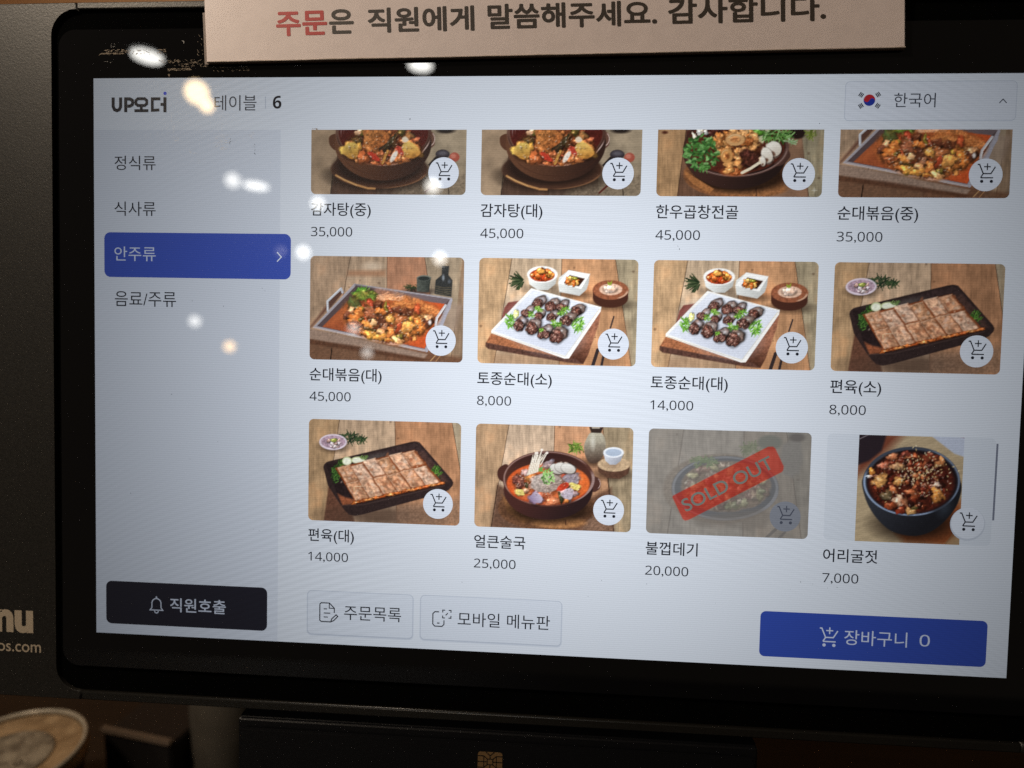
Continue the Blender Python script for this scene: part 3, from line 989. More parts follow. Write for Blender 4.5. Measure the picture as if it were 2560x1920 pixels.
def pic_slices(ny):
    p = Pic((72, 42), (2122, 95), (62, 1400), (2100, 1470), 218, ny)
    p.planks([((492, 30), (282, 1420)), ((1236, 30), (1262, 1480)), ((1990, 30), (2140, 900))],
             [(186, 150, 110), (202, 170, 138), (194, 138, 98), (176, 158, 130)])
    p.poly([(345, 900), (560, 1000), (700, 1440), (275, 1430)], (108, 66, 50), soft=30, tex=0.25, op=0.9)
    p.ell(1150, 1340, 720, 130, (88, 66, 54), soft=150, op=0.8)
    p.poly([(1250, 1180), (2130, 1100), (2120, 1480), (1260, 1470)], (150, 118, 96), soft=120, tex=0.3, op=0.6)
    p.leaves(640, 300, 170, 60, 70, 80, [(36, 54, 40), (52, 72, 48), (70, 90, 56)], 2, 10)
    p.leaves(800, 315, 70, 30, 20, 70, [(40, 62, 42), (60, 84, 50)], 3, 9)
    p.shadow(410, 400, 200, 90, 0.5, 60)
    p.ell(400, 352, 188, 106, (232, 216, 232))
    p.ell(400, 348, 166, 84, (182, 152, 170), tex=0.3)
    p.bits(400, 365, 100, 45, 12, 20, 46, [(236, 216, 220), (216, 180, 186), (206, 160, 150)], 9, edge=0.2)
    p.blob(412, 328, 46, 28, (150, 160, 70))
    board = [(268, 690), (278, 652), (310, 622), (340, 610), (1440, 350), (1510, 340), (1565, 352), (1605, 395), (2000, 850), (2018, 890), (2008, 930), (1960, 985), (1880, 1030), (820, 1318), (700, 1342), (620, 1325), (560, 1270), (480, 1160), (330, 930)]
    p.poly(board, (58, 44, 44), soft=12, tex=0.18)
    p.poly([(300, 650), (1480, 360), (1560, 372), (1980, 870), (1900, 900), (640, 1190), (500, 1150)], (66, 50, 50), soft=16, tex=0.25, c2=(48, 36, 38), g=((1400, 400), (500, 1000)))
    p.poly([(1500, 480), (1620, 470), (1960, 880), (1880, 900)], (92, 64, 56), soft=30, tex=0.3, op=0.7)
    p.poly([(460, 1040), (560, 1090), (740, 1130), (700, 1180), (530, 1200)], (158, 88, 56), soft=26, tex=0.3)
    p.line([(520, 1200), (820, 1190), (1900, 930)], 16, (86, 66, 62), op=0.6)
    p.ell(980, 545, 150, 36, (120, 116, 112), soft=60, op=0.5, rot=-12)
    p.leaves(440, 780, 60, 110, 70, 50, [(56, 96, 40), (88, 138, 56), (40, 70, 34)], 4)
    p.leaves(500, 650, 50, 50, 24, 44, [(88, 138, 56), (56, 96, 40)], 5)
    p.leaves(1790, 770, 55, 100, 60, 46, [(76, 128, 44), (110, 164, 66), (50, 86, 36)], 6)
    for x, y, a, b in ((590, 605, 66, 58), (740, 592, 96, 46)):
        p.ell(x, y, a, b, (206, 216, 160))
        p.ell(x, y + 4, a * .82, b * .8, (238, 242, 220), tex=0.1)
    p.leaves(820, 560, 50, 22, 14, 40, [(120, 150, 80), (90, 130, 70)], 12)
    A, Bq, Cq, D = (450, 694), (1500, 452), (1842, 892), (705, 1150)
    q = lambda s_, t: ((1 - s_) * (1 - t) * A[0] + s_ * (1 - t) * Bq[0] + (1 - s_) * t * D[0] + s_ * t * Cq[0],
                       (1 - s_) * (1 - t) * A[1] + s_ * (1 - t) * Bq[1] + (1 - s_) * t * D[1] + s_ * t * Cq[1])
    p.poly([q(-.02, -.0), q(1.0, -.0), q(1.02, 1.06), q(0, 1.04)], (150, 74, 36), soft=14, tex=0.3)
    rg = np.random.RandomState(3)
    m1 = p.noise(42, 26, 21, 0.5)
    SEP = []
    for r in (0, 1):
        for k in range(6):
            s0, s1 = k / 6 + 0.002, (k + 1) / 6 - 0.004
            t0, t1 = (0.0 + 0.05 * rg.rand(), 0.48) if r == 0 else (0.475 + 0.03 * rg.rand(), 0.99)
            if r == 0 and k == 5:
                t1 = 0.40
            lift = (10 if k % 2 else -8)
            pts = [(x, y + lift * (1 - r * .5)) for x, y in (q(s0, t0), q(s1, t0), q(s1 + .006, t1), q(s0 + .006, t1))]
            cc = [(222, 170, 134), (212, 152, 112), (226, 182, 152), (208, 150, 108)][rg.randint(4)]
            p.poly(pts, cc, soft=16, tex=0.5, tn=m1)
            cx, cy = np.mean([a for a, b in pts]), np.mean([b for a, b in pts])
            for j in range(9):
                p.ell(cx + rg.randn() * 52, cy + rg.randn() * 55, 12 + 26 * rg.rand(), 8 + 12 * rg.rand(), [(240, 208, 180), (182, 108, 68), (230, 188, 164), (170, 106, 80), (242, 214, 190)][rg.randint(5)],
                      rot=rg.rand() * 180, soft=16, op=0.6)
            SEP.append(pts)
    for pts in SEP:
        p.line([pts[1], pts[2]], 16, (136, 70, 38), soft=20, op=0.78)
        p.line([pts[3], pts[2]], 13, (150, 78, 42), soft=18, op=0.7)
        p.line([(pts[0][0] + 10, pts[0][1]), pts[1]], 9, (248, 224, 196), soft=12, op=0.7)
        p.line([(pts[0][0] + 12, pts[0][1] + 8), (pts[3][0] + 12, pts[3][1] - 8)], 8, (246, 222, 196), soft=12, op=0.55)
    for k in range(13):
        s0 = k / 12
        x, y = q(s0, 1.02)
        p.blob(x, y + 2, 56, 20, [(212, 112, 48), (186, 86, 34), (226, 140, 70)][k % 3], rot=-12, spec=0.3, wob=0.4, edge=0.2)
    p.organic([A, Bq, (1700, 640), Cq, (1400, 980), D], 0.5, 0.14, 95, smooth=False)
    p.line([q(0.0, 1.06), q(1.0, 1.06)], 12, (70, 34, 22), soft=18, op=0.8)
    p.line([(685, 950), (690, 1010)], 8, (246, 210, 160))
    p.line([(705, 945), (800, 940)], 9, (246, 220, 180), op=0.8)
    p.grade(1.06, 1.0)
    return p


def pot_food(p, L, wob=0.28):
    for q in L:
        p.blob(*q[:5], rot=q[5] if len(q) > 5 else 0, wob=wob)


def pic_stew(ny):
    p = Pic((95, 80), (2143, 80), (92, 930), (2130, 940), 218, ny)
    p.planks([((440, 400), (352, 950)), ((975, 700), (960, 950)), ((1560, 60), (1600, 950))], [(166, 140, 112), (96, 70, 56), (104, 82, 68), (160, 142, 116)])
    p.poly([(60, 60), (520, 60), (440, 420), (350, 960), (60, 960)], (166, 140, 112), soft=10, tex=0.16, tn=p.n3)
    p.poly([(1500, 60), (2200, 60), (2200, 960), (1900, 960), (1500, 600)], (164, 146, 120), soft=60, tex=0.2, tn=p.n3)
    p.poly([(1200, 800), (1700, 700), (2200, 620), (2200, 960), (1200, 960)], (128, 112, 92), soft=120, tex=0.3, op=0.8)
    p.line([(385, 650), (352, 950)], 12, (52, 40, 34))
    p.line([(1905, 840), (1915, 950)], 12, (60, 48, 40))
    p.ell(1870, 92, 112, 36, (48, 40, 36), soft=26)
    p.shadow(1010, 680, 680, 200, 0.75, 90)
    p.ell(1000, 600, 640, 255, (86, 56, 42), soft=14, tex=0.1)
    p.arc(1000, 600, 632, 250, 12, (140, 96, 64), 10, 90, op=0.8)
    p.ell(1005, 560, 590, 240, (40, 28, 24), soft=60, op=0.8)
    p.line([(425, 680), (540, 745), (700, 808), (850, 852), (940, 856)], 26, (196, 140, 82), soft=14)
    p.line([(440, 690), (700, 815)], 8, (232, 186, 120), op=0.7)
    # pot
    p.poly([(328, 215), (345, 160), (425, 138), (470, 250), (420, 350), (345, 290)], (100, 62, 44), soft=10, smooth=True)
    p.poly([(1640, 100), (1715, 130), (1728, 230), (1715, 290), (1640, 330), (1620, 200)], (112, 76, 62), soft=10, smooth=True)
    p.arc(1660, 200, 66, 90, 10, (206, 180, 168), -60, 80)
    p.ell(1045, 250, 640, 500, (110, 70, 48), c2=(58, 38, 32), g=((560, 500), (1500, 700)), tex=0.06)
    p.arc(1045, 250, 600, 430, 8, (74, 44, 32), 20, 150, op=0.7)
    p.ell(1050, 130, 632, 425, (116, 80, 66), c2=(92, 60, 50), g=((500, 100), (1600, 500)))
    p.arc(1050, 130, 625, 418, 13, (190, 164, 156), 10, 125)
    p.arc(1050, 130, 612, 405, 8, (70, 42, 34), 0, 180)
    p.ell(1050, 115, 590, 400, (92, 34, 28), tex=0.2)
    p.arc(1050, 120, 560, 370, 9, (140, 104, 100), 170, 215)
    p.arc(1050, 120, 525, 350, 8, (130, 90, 86), 175, 215)
    p.mass([(600, 420), (680, 160), (900, 60), (1300, 60), (1490, 200), (1520, 400), (1300, 510), (1000, 540), (760, 510)], (132, 62, 34), [(190, 110, 54), (150, 70, 38), (96, 50, 32), (206, 130, 66), (176, 60, 40)], 110, 22, 50, 9)
    pot_food(p, [(740, 110, 70, 60, (206, 196, 170)), (815, 115, 50, 70, (74, 104, 36)), (1300, 110, 46, 50, (70, 96, 34)), (700, 220, 70, 50, (84, 76, 40)), (960, 240, 175, 150, (196, 120, 56)),
                 (1000, 170, 120, 90, (206, 136, 66)), (1340, 210, 46, 46, (226, 200, 160)), (1400, 160, 70, 50, (140, 112, 66)), (1485, 215, 40, 40, (200, 100, 70)), (1100, 280, 60, 90, (66, 52, 36), 40),
                 (1190, 220, 46, 90, (90, 72, 44), 15), (900, 300, 90, 70, (206, 126, 56)), (620, 350, 122, 115, (226, 184, 78)), (735, 310, 40, 60, (196, 164, 56)), (1410, 345, 128, 122, (228, 178, 82)),
                 (790, 445, 92, 72, (186, 92, 46)), (1060, 320, 70, 60, (60, 40, 34)), (930, 430, 84, 56, (204, 62, 40), 30), (985, 470, 34, 26, (196, 44, 32)), (1020, 400, 50, 46, (200, 100, 56)),
                 (1275, 350, 44, 72, (206, 68, 50), -30), (1290, 440, 60, 40, (214, 120, 66)), (1240, 480, 60, 40, (196, 104, 54)), (1330, 470, 70, 40, (210, 120, 60)), (940, 510, 60, 34, (196, 104, 60))])
    for k in range(26):
        a = _rng.rand(4)
        x, y = 900 + 420 * a[0], 400 + 110 * a[1]
        p.line([(x - 30, y + 40 * a[2]), (x + 30, y - 40 * a[3])], 9, [(214, 140, 56), (150, 70, 34), (60, 40, 30), (226, 170, 90)][k % 4], tex=0.2)
    p.line([(1040, 520), (1075, 430), (1112, 355)], 24, (220, 156, 66), tex=0.2)
    p.line([(1090, 490), (1130, 440)], 22, (54, 38, 30))
    p.ell(1190, 432, 32, 82, (240, 232, 220), rot=30, soft=14)
    p.ell(1205, 415, 12, 50, (250, 250, 246), rot=30, soft=14)
    p.organic([(520, 380), (640, 120), (900, 60), (1300, 60), (1540, 240), (1550, 420), (1300, 520), (1000, 550), (700, 520)], 1.0, 0.22, 60, (210, 118, 60), 0.55)
    p.poly([(800, 170), (870, 95), (1030, 80), (1120, 180), (1060, 300), (920, 335), (810, 270)], (196, 124, 62), soft=26, smooth=True, tex=0.5, c2=(160, 86, 40), g=((850, 120), (1050, 330)))
    for k, (x0, y0, x1, y1) in enumerate([(1010, 330, 1130, 250), (1080, 320, 1180, 180), (1150, 260, 1210, 150), (1060, 360, 1120, 300)]):
        p.line([(x0, y0), (x1, y1)], 30, [(58, 46, 32), (84, 68, 42), (66, 58, 36)][k % 3], soft=16, tex=0.4)
    p.poly([(505, 345), (590, 255), (690, 262), (718, 330), (705, 440), (640, 465), (550, 415)], (232, 194, 92), soft=12, smooth=True, tex=0.26, tn=p.n2, c2=(200, 132, 48), g=((600, 280), (660, 470)))
    p.poly([(1298, 330), (1325, 255), (1410, 245), (1510, 320), (1535, 400), (1430, 455), (1330, 425)], (234, 192, 96), soft=12, smooth=True, tex=0.26, tn=p.n2, c2=(200, 128, 48), g=((1380, 270), (1420, 460)))
    p.poly([(860, 372), (900, 375), (1010, 465), (1000, 492), (945, 488), (880, 425)], (200, 58, 38), soft=12, smooth=True, tex=0.25)
    p.poly([(1225, 300), (1265, 300), (1320, 380), (1300, 415), (1250, 385)], (204, 68, 50), soft=12, smooth=True, tex=0.2)
    p.poly([(1300, 190), (1345, 170), (1385, 215), (1350, 245), (1305, 235)], (232, 214, 186), soft=14, smooth=True)
    p.ell(1190, 432, 30, 82, (240, 232, 220), rot=30, soft=12)
    p.line([(1040, 525), (1075, 435), (1112, 358)], 22, (222, 160, 72), tex=0.3)
    p.glints(1000, 340, 420, 190, 55, 4)
    # spoons
    p.ell(1830, 402, 92, 62, (58, 52, 58))
    p.ell(1830, 388, 60, 30, (96, 92, 100), soft=30)
    p.poly([(1740, 430), (1790, 440), (1660, 560), (1640, 540)], (44, 38, 40), soft=12)
    p.ell(1985, 440, 66, 62, (176, 84, 66))
    p.ell(1970, 425, 36, 30, (206, 120, 100), soft=20)
    p.line([(1960, 490), (1760, 760), (1610, 900)], 24, (96, 44, 36))
    p.grade(1.04, 0.98)
    return p


def pic_hotpot(ny):
    p = Pic((120, 65), (2172, 68), (100, 888), (2140, 897), 218, ny)
    p.planks([((470, 60), (362, 900)), ((1880, 60), (1985, 900))], [(180, 140, 98), (118, 84, 64), (158, 146, 118)])
    p.poly([(1700, 60), (1890, 60), (1975, 900), (1500, 900)], (150, 112, 86), soft=30, tex=0.2, tn=p.n3)
    p.ell(205, 100, 36, 18, (90, 46, 34), soft=18)
    p.ell(1840, 105, 105, 78, (46, 32, 30), soft=24)
    p.leaves(2010, 110, 60, 60, 30, 60, [(100, 116, 44), (130, 146, 60)], 3)
    p.ell(1080, 620, 640, 290, (152, 96, 58), soft=14, tex=0.2)
    p.ell(1300, 790, 420, 110, (166, 108, 64), soft=20, tex=0.25)
    p.line([(1340, 790), (1345, 880)], 16, (80, 48, 34), op=0.7)
    p.shadow(1130, 640, 600, 200, 0.8, 70)
    p.poly([(440, 560), (560, 640), (820, 800), (760, 850), (560, 740), (470, 640)], (176, 112, 62), soft=14, tex=0.2)
    p.poly([(480, 80), (640, 70), (560, 220), (470, 170)], (84, 46, 38), soft=14)
    p.ell(1080, 330, 650, 470, (72, 46, 40), c2=(46, 32, 30), g=((700, 600), (1400, 760)))
    p.poly([(1600, 420), (1700, 300), (1755, 360), (1745, 420), (1660, 500), (1560, 510)], (86, 58, 50), soft=12, smooth=True)
    p.arc(1080, 280, 640, 360, 22, (104, 74, 66), -20, 170)
    p.arc(1080, 276, 640, 360, 7, (170, 140, 132), 0, 150, op=0.8)
    p.ell(1080, 270, 610, 340, (96, 44, 32), tex=0.2)
    p.ell(1060, 590, 150, 46, (210, 98, 40), soft=30)
    pot_food(p, [(640, 95, 50, 40, (232, 224, 208)), (725, 100, 40, 30, (236, 228, 214)), (820, 130, 95, 76, (76, 38, 32)), (575, 155, 24, 56, (226, 216, 196), -15)])
    p.poly([(1180, 70), (1520, 66), (1420, 240), (1350, 200), (1200, 110)], (186, 190, 150), soft=20, tex=0.2)
    p.blob(1340, 102, 96, 44, (96, 160, 50), tex=0.2)
    p.leaves(1600, 140, 170, 90, 90, 80, [(70, 122, 48), (104, 156, 70), (48, 88, 36), (140, 190, 110)], 4, 12)
    p.leaves(1760, 215, 60, 30, 20, 60, [(190, 214, 170), (130, 170, 110)], 14, 9)
    rg = np.random.RandomState(8)
    for k in range(64):
        t, q = rg.rand() * 6.28, math.sqrt(rg.rand())
        x, y = 1080 + 290 * q * math.cos(t), 240 + 170 * q * math.sin(t) * (1 if math.sin(t) < 0 else 1.1)
        p.blob(x, y, 36 + 34 * rg.rand(), 26 + 22 * rg.rand(), [(216, 150, 82), (196, 116, 52), (224, 166, 102), (178, 92, 38)][rg.randint(4)], rot=rg.rand() * 180, wob=0.35, spec=0.3)
    p.blob(1080, 190, 100, 70, (220, 160, 98))
    p.ell(1070, 185, 40, 22, (180, 110, 60), soft=24)
    p.blob(975, 390, 66, 80, (216, 148, 76))
    p.ell(980, 395, 26, 34, (160, 80, 34), soft=20)
    pot_food(p, [(1010, 500, 60, 46, (220, 160, 90)), (1110, 500, 60, 48, (216, 150, 84)), (1000, 575, 60, 38, (226, 160, 86)), (1090, 590, 46, 36, (214, 110, 50))])
    p.blob(1270, 430, 135, 115, (84, 42, 38), tex=0.6, spec=0.1)
    p.leaves(1270, 430, 110, 90, 40, 50, [(60, 28, 26), (112, 62, 54), (84, 40, 36)], 9, 8)
    for (x, y, a, b, r) in ((1552, 310, 92, 98, -20), (1475, 385, 68, 104, -25), (1420, 450, 36, 66, -10)):
        p.blob(x, y, a, b, (242, 236, 222), rot=r, tex=0.08, shade=0.35, wob=0.08)
        p.ell(x - a * .28, y + b * .45, a * .32, b * .2, (120, 84, 64), rot=50, soft=16)
    p.organic([(780, 200), (1000, 70), (1300, 80), (1420, 300), (1400, 500), (1200, 600), (950, 610), (880, 420)], 1.1, 0.22, 70, (196, 124, 66), 0.35)
    for (x, y, a, b, r) in ((1555, 305, 94, 92, -15), (1472, 380, 66, 96, -22), (1420, 455, 34, 62, -8)):
        p.ell(x + 5, y + 8, a + 6, b + 6, (50, 30, 26), rot=r, soft=20, op=0.6)
        p.ell(x, y, a, b, (244, 238, 226), rot=r, soft=10, c2=(206, 194, 176), g=((x - a * .3, y - b * .5), (x + a * .5, y + b)))
        p.ell(x - a * .05, y + b * .62, a * .36, b * .22, (128, 90, 70), rot=55, soft=14)
    p.arc(1080, 190, 92, 58, 34, (222, 166, 104), 0, 360, soft=16)
    p.arc(1080, 182, 84, 50, 8, (246, 210, 160), 190, 330, soft=10, op=0.8)
    p.arc(975, 390, 58, 70, 34, (216, 150, 80), 0, 360, soft=16)
    p.arc(970, 384, 54, 64, 8, (244, 200, 140), 170, 300, soft=10, op=0.8)
    p.line([(1165, 598), (1270, 545), (1385, 470)], 34, (238, 226, 196), soft=10)
    for k in range(150):
        t, q = rg.rand() * 6.28, math.sqrt(rg.rand())
        x, y = 665 + 215 * q * math.cos(t), 350 + 215 * q * math.sin(t)
        b = rg.rand() * 6.28
        c = [(70, 124, 52), (104, 164, 84), (44, 86, 40), (132, 186, 108), (56, 104, 46)][rg.randint(5)]
        p.ell(x, y, 34, 14, c, rot=math.degrees(b), soft=10, tex=0.2)
    p.leaves(690, 545, 60, 30, 24, 60, [(104, 164, 80), (70, 124, 52)], 15, 12)
    # four point watermark star in the corner of the picture
    s4 = []
    for k in range(8):
        r, a = (36, k * 45) if k % 2 == 0 else (9, k * 45)
        s4.append((2052 + r * math.cos(math.radians(a)), 812 + r * math.sin(math.radians(a))))
    p.poly(s4, (206, 204, 190), soft=12, op=0.85)
    p.grade(1.06, 0.98)
    return p


def pic_soup(ny):
    p = Pic((52, 52), (2172, 100), (28, 1432), (2135, 1510), 218, ny)
    p.planks([((505, 30), (255, 1450)), ((1116, 30), (1090, 1500)), ((1760, 60), (1915, 1520))],
             [(186, 150, 114), (204, 176, 148), (198, 146, 108), (166, 146, 116)])
    p.poly([(345, 860), (600, 1000), (1300, 1200), (1880, 900), (1910, 1520), (255, 1450)], (104, 72, 56), soft=50, tex=0.25, op=0.9)
    p.poly([(1560, 1250), (1900, 1000), (1915, 1520), (1480, 1500)], (140, 108, 88), soft=60, tex=0.3, op=0.8)
    p.line([(345, 880), (262, 1450)], 10, (60, 42, 34))
    p.line([(1830, 780), (1912, 1510)], 10, (60, 44, 36))
    p.leaves(1400, 370, 100, 55, 60, 60, [(104, 140, 48), (140, 172, 70), (80, 104, 40)], 2, 11)
    p.shadow(1640, 560, 190, 60, 0.55, 70)
    p.poly([(1605, 165), (1740, 165), (1795, 270), (1800, 380), (1760, 490), (1690, 565), (1590, 570), (1530, 480), (1512, 350), (1545, 250)], (176, 170, 150), soft=14, smooth=True, tex=0.12,
           c2=(84, 66, 56), g=((1640, 240), (1660, 560)))
    p.ell(1630, 290, 26, 80, (214, 212, 200), soft=50, op=0.7)
    p.poly([(1580, 90), (1768, 96), (1735, 172), (1608, 168)], (58, 46, 42), soft=14)
    p.poly([(1610, 80), (1730, 84), (1720, 112), (1620, 112)], (176, 166, 150), soft=12)
    p.shadow(1910, 720, 240, 90, 0.5, 60)
    p.poly([(1695, 590), (2130, 590), (2105, 715), (1990, 785), (1820, 775), (1705, 690)], (96, 66, 52), soft=12, tex=0.2)
    p.ell(1912, 592, 218, 96, (196, 166, 130), tex=0.15)
    p.ell(1890, 600, 90, 40, (140, 112, 88), soft=50, op=0.6)
    p.poly([(1770, 440), (2042, 440), (2000, 545), (1940, 595), (1860, 596), (1800, 545)], (198, 204, 216), soft=10, c2=(150, 154, 166), g=((1850, 450), (2000, 580)))
    p.ell(1906, 430, 137, 70, (226, 232, 240))
    p.ell(1906, 432, 108, 50, (168, 184, 206))
    # wooden plate and pot
    p.ell(1010, 1180, 660, 300, (116, 78, 54), soft=14, tex=0.25)
    p.ell(1180, 1380, 360, 80, (172, 118, 72), soft=26, tex=0.2)
    p.line([(1265, 1350), (1270, 1410)], 16, (90, 56, 40), op=0.8)
    p.poly([(400, 1000), (620, 1230), (840, 1330), (700, 1390), (480, 1240)], (146, 98, 58), soft=40, tex=0.2, op=0.8)
    p.shadow(1060, 1210, 570, 180, 0.7, 80)
    p.poly([(345, 690), (390, 625), (480, 600), (540, 760), (460, 840), (360, 790)], (82, 48, 42), soft=12, smooth=True)
    p.poly([(1600, 760), (1700, 770), (1730, 840), (1720, 920), (1640, 965), (1560, 900)], (86, 54, 48), soft=12, smooth=True)
    p.arc(1660, 850, 70, 80, 9, (190, 160, 152), -60, 60)
    p.ell(1030, 930, 600, 410, (80, 46, 42), c2=(50, 34, 36), g=((700, 1000), (1300, 1330)))
    p.ell(1035, 790, 618, 375, (92, 56, 48))
    p.arc(1035, 790, 600, 360, 12, (150, 116, 108), 100, 330)
    p.arc(1035, 790, 602, 362, 22, (176, 150, 146), -20, 60, op=0.8)
    p.arc(1035, 790, 590, 350, 8, (186, 160, 152), 60, 140, op=0.9)
    p.ell(1032, 785, 572, 338, (62, 38, 36), c2=(86, 50, 42), g=((1000, 480), (1000, 700)))
    p.ell(1030, 855, 560, 285, (226, 92, 38), soft=14, tex=0.14, c2=(232, 108, 46), g=((600, 700), (1500, 1000)))
    p.arc(1030, 855, 556, 280, 16, (176, 60, 28), 20, 160, op=0.7)
    rg = np.random.RandomState(2)
    for k in range(60):
        t = rg.rand() * 6.28
        p.ell(1030 + 520 * math.cos(t) * (0.8 + .2 * rg.rand()), 855 + 260 * math.sin(t) * (.8 + .2 * rg.rand()), 10 + 14 * rg.rand(), 6 + 5 * rg.rand(), [(246, 150, 80), (196, 60, 26), (250, 176, 110)][k % 3], soft=10, op=0.6)
    pot_food(p, [(1040, 600, 90, 60, (136, 126, 136)), (800, 770, 70, 70, (226, 140, 60)), (720, 710, 60, 40, (170, 160, 170)), (1330, 780, 112, 96, (146, 134, 146)), (1215, 740, 62, 42, (214, 74, 48)),
                 (1000, 855, 208, 135, (176, 162, 156)), (950, 800, 120, 80, (186, 174, 168)), (1130, 830, 90, 80, (170, 158, 158)), (1390, 890, 84, 46, (226, 206, 96), 25), (1225, 902, 92, 46, (220, 66, 36), -25),
                 (1290, 990, 100, 92, (176, 164, 180), 20), (1390, 985, 60, 40, (156, 140, 150)), (650, 972, 62, 52, (222, 206, 104)), (735, 950, 40, 40, (180, 150, 120)), (870, 1046, 98, 92, (132, 112, 154), 20),
                 (1090, 1086, 110, 46, (226, 132, 84)), (1280, 1085, 40, 30, (232, 130, 50)), (735, 872, 34, 38, (56, 76, 48)), (1202, 1045, 34, 66, (52, 70, 44), -15), (960, 1010, 60, 40, (206, 96, 60))])
    p.ell(890, 1060, 50, 60, (186, 172, 196), soft=40, rot=20, op=0.6)
    p.blob(635, 825, 82, 104, (112, 58, 52), tex=0.6)
    for k in range(46):
        t, q = rg.rand() * 6.28, math.sqrt(rg.rand())
        p.ell(635 + 70 * q * math.cos(t), 815 + 88 * q * math.sin(t), 8, 6, [(200, 150, 136), (70, 30, 30), (226, 190, 170)][k % 3], soft=9, op=0.8)
    for k in range(24):
        p.line([(930 + 6 * k, 960 + 5 * (k % 7)), (970 + 5 * k, 1010 + 9 * (k % 5))], 8, [(214, 90, 50), (176, 60, 34), (236, 150, 96)][k % 3])
    for k, (x, y) in enumerate([(1140, 660), (1200, 640), (1270, 635), (1330, 660)]):
        p.blob(x, y, 92 - 6 * k, 74, (206, 206, 200), rot=-10, tex=0.08, shade=0.35, edge=0.6, wob=0.06)
    p.organic([(540, 800), (700, 640), (1000, 560), (1400, 580), (1480, 850), (1400, 1060), (1100, 1130), (780, 1110), (580, 980)], 0.8, 0.16, 80, (196, 122, 90), 0.30)
    p.poly([(805, 835), (880, 745), (1050, 715), (1180, 770), (1212, 860), (1110, 950), (940, 968), (820, 915)], (188, 174, 166), soft=14, smooth=True, tex=0.28, c2=(160, 140, 130), g=((900, 750), (1050, 970)))
    p.poly([(1225, 770), (1330, 715), (1430, 760), (1425, 860), (1310, 850)], (152, 140, 152), soft=12, smooth=True, tex=0.2)
    p.poly([(1200, 990), (1290, 920), (1370, 940), (1340, 1060), (1250, 1050)], (184, 172, 186), soft=12, smooth=True, tex=0.2)
    p.poly([(1300, 845), (1350, 835), (1470, 880), (1430, 950), (1340, 900)], (230, 212, 108), soft=12, tex=0.15)
    p.poly([(1150, 930), (1200, 860), (1290, 840), (1310, 880), (1220, 950)], (216, 66, 40), soft=12, smooth=True, tex=0.25)
    p.poly([(585, 985), (620, 930), (690, 935), (715, 1010), (650, 1010)], (226, 210, 112), soft=12, tex=0.15)
    p.poly([(785, 1040), (860, 965), (950, 1040), (930, 1110), (830, 1100)], (140, 122, 158), soft=14, smooth=True, c2=(196, 184, 204), g=((800, 1090), (930, 1000)))
    for k, (x, y) in enumerate([(1150, 655), (1215, 640), (1300, 650)]):
        p.ell(x + 4, y + 5, 106, 70, (70, 58, 54), rot=18, soft=14, op=0.7)
        p.ell(x, y, 100, 64, (218, 216, 210), rot=18, soft=10, c2=(186, 180, 172), g=((x, y - 40), (x, y + 60)))
    p.glints(1030, 880, 470, 220, 60, 5)
    for k in range(90):
        t, q = rg.rand() * 6.28, math.sqrt(rg.rand())
        x, y = (1035 + 92 * q * math.cos(t), 770 + 92 * q * math.sin(t)) if k % 4 else (955 + 95 * q * math.cos(t), 662 + 30 * q * math.sin(t))
        p.ell(x, y, 17, 9, [(112, 172, 76), (150, 204, 110), (80, 130, 54), (176, 220, 140)][k % 4], rot=rg.rand() * 180, soft=9)
    for k in range(17):
        x0 = 740 + 9 * k
        x1 = 830 + 11 * k - (k % 3) * 14
        p.line([(x0 + 10, 740 - 3 * k), (x0 + 40, 620 - 4 * k), (x1, 520 - (k * 53 % 90))], 11, [(228, 220, 202), (196, 184, 164), (240, 234, 220)][k % 3])
    for (x0, y0, x1, y1) in ((890, 600, 945, 400), (930, 600, 1015, 440), (850, 560, 880, 440)):
        p.line([(x0, y0), (x1, y1)], 14, (226, 218, 204))
        p.ell(x1, y1, 18, 15, (240, 232, 222), soft=10)
    p.grade(1.06, 1.02)
    return p


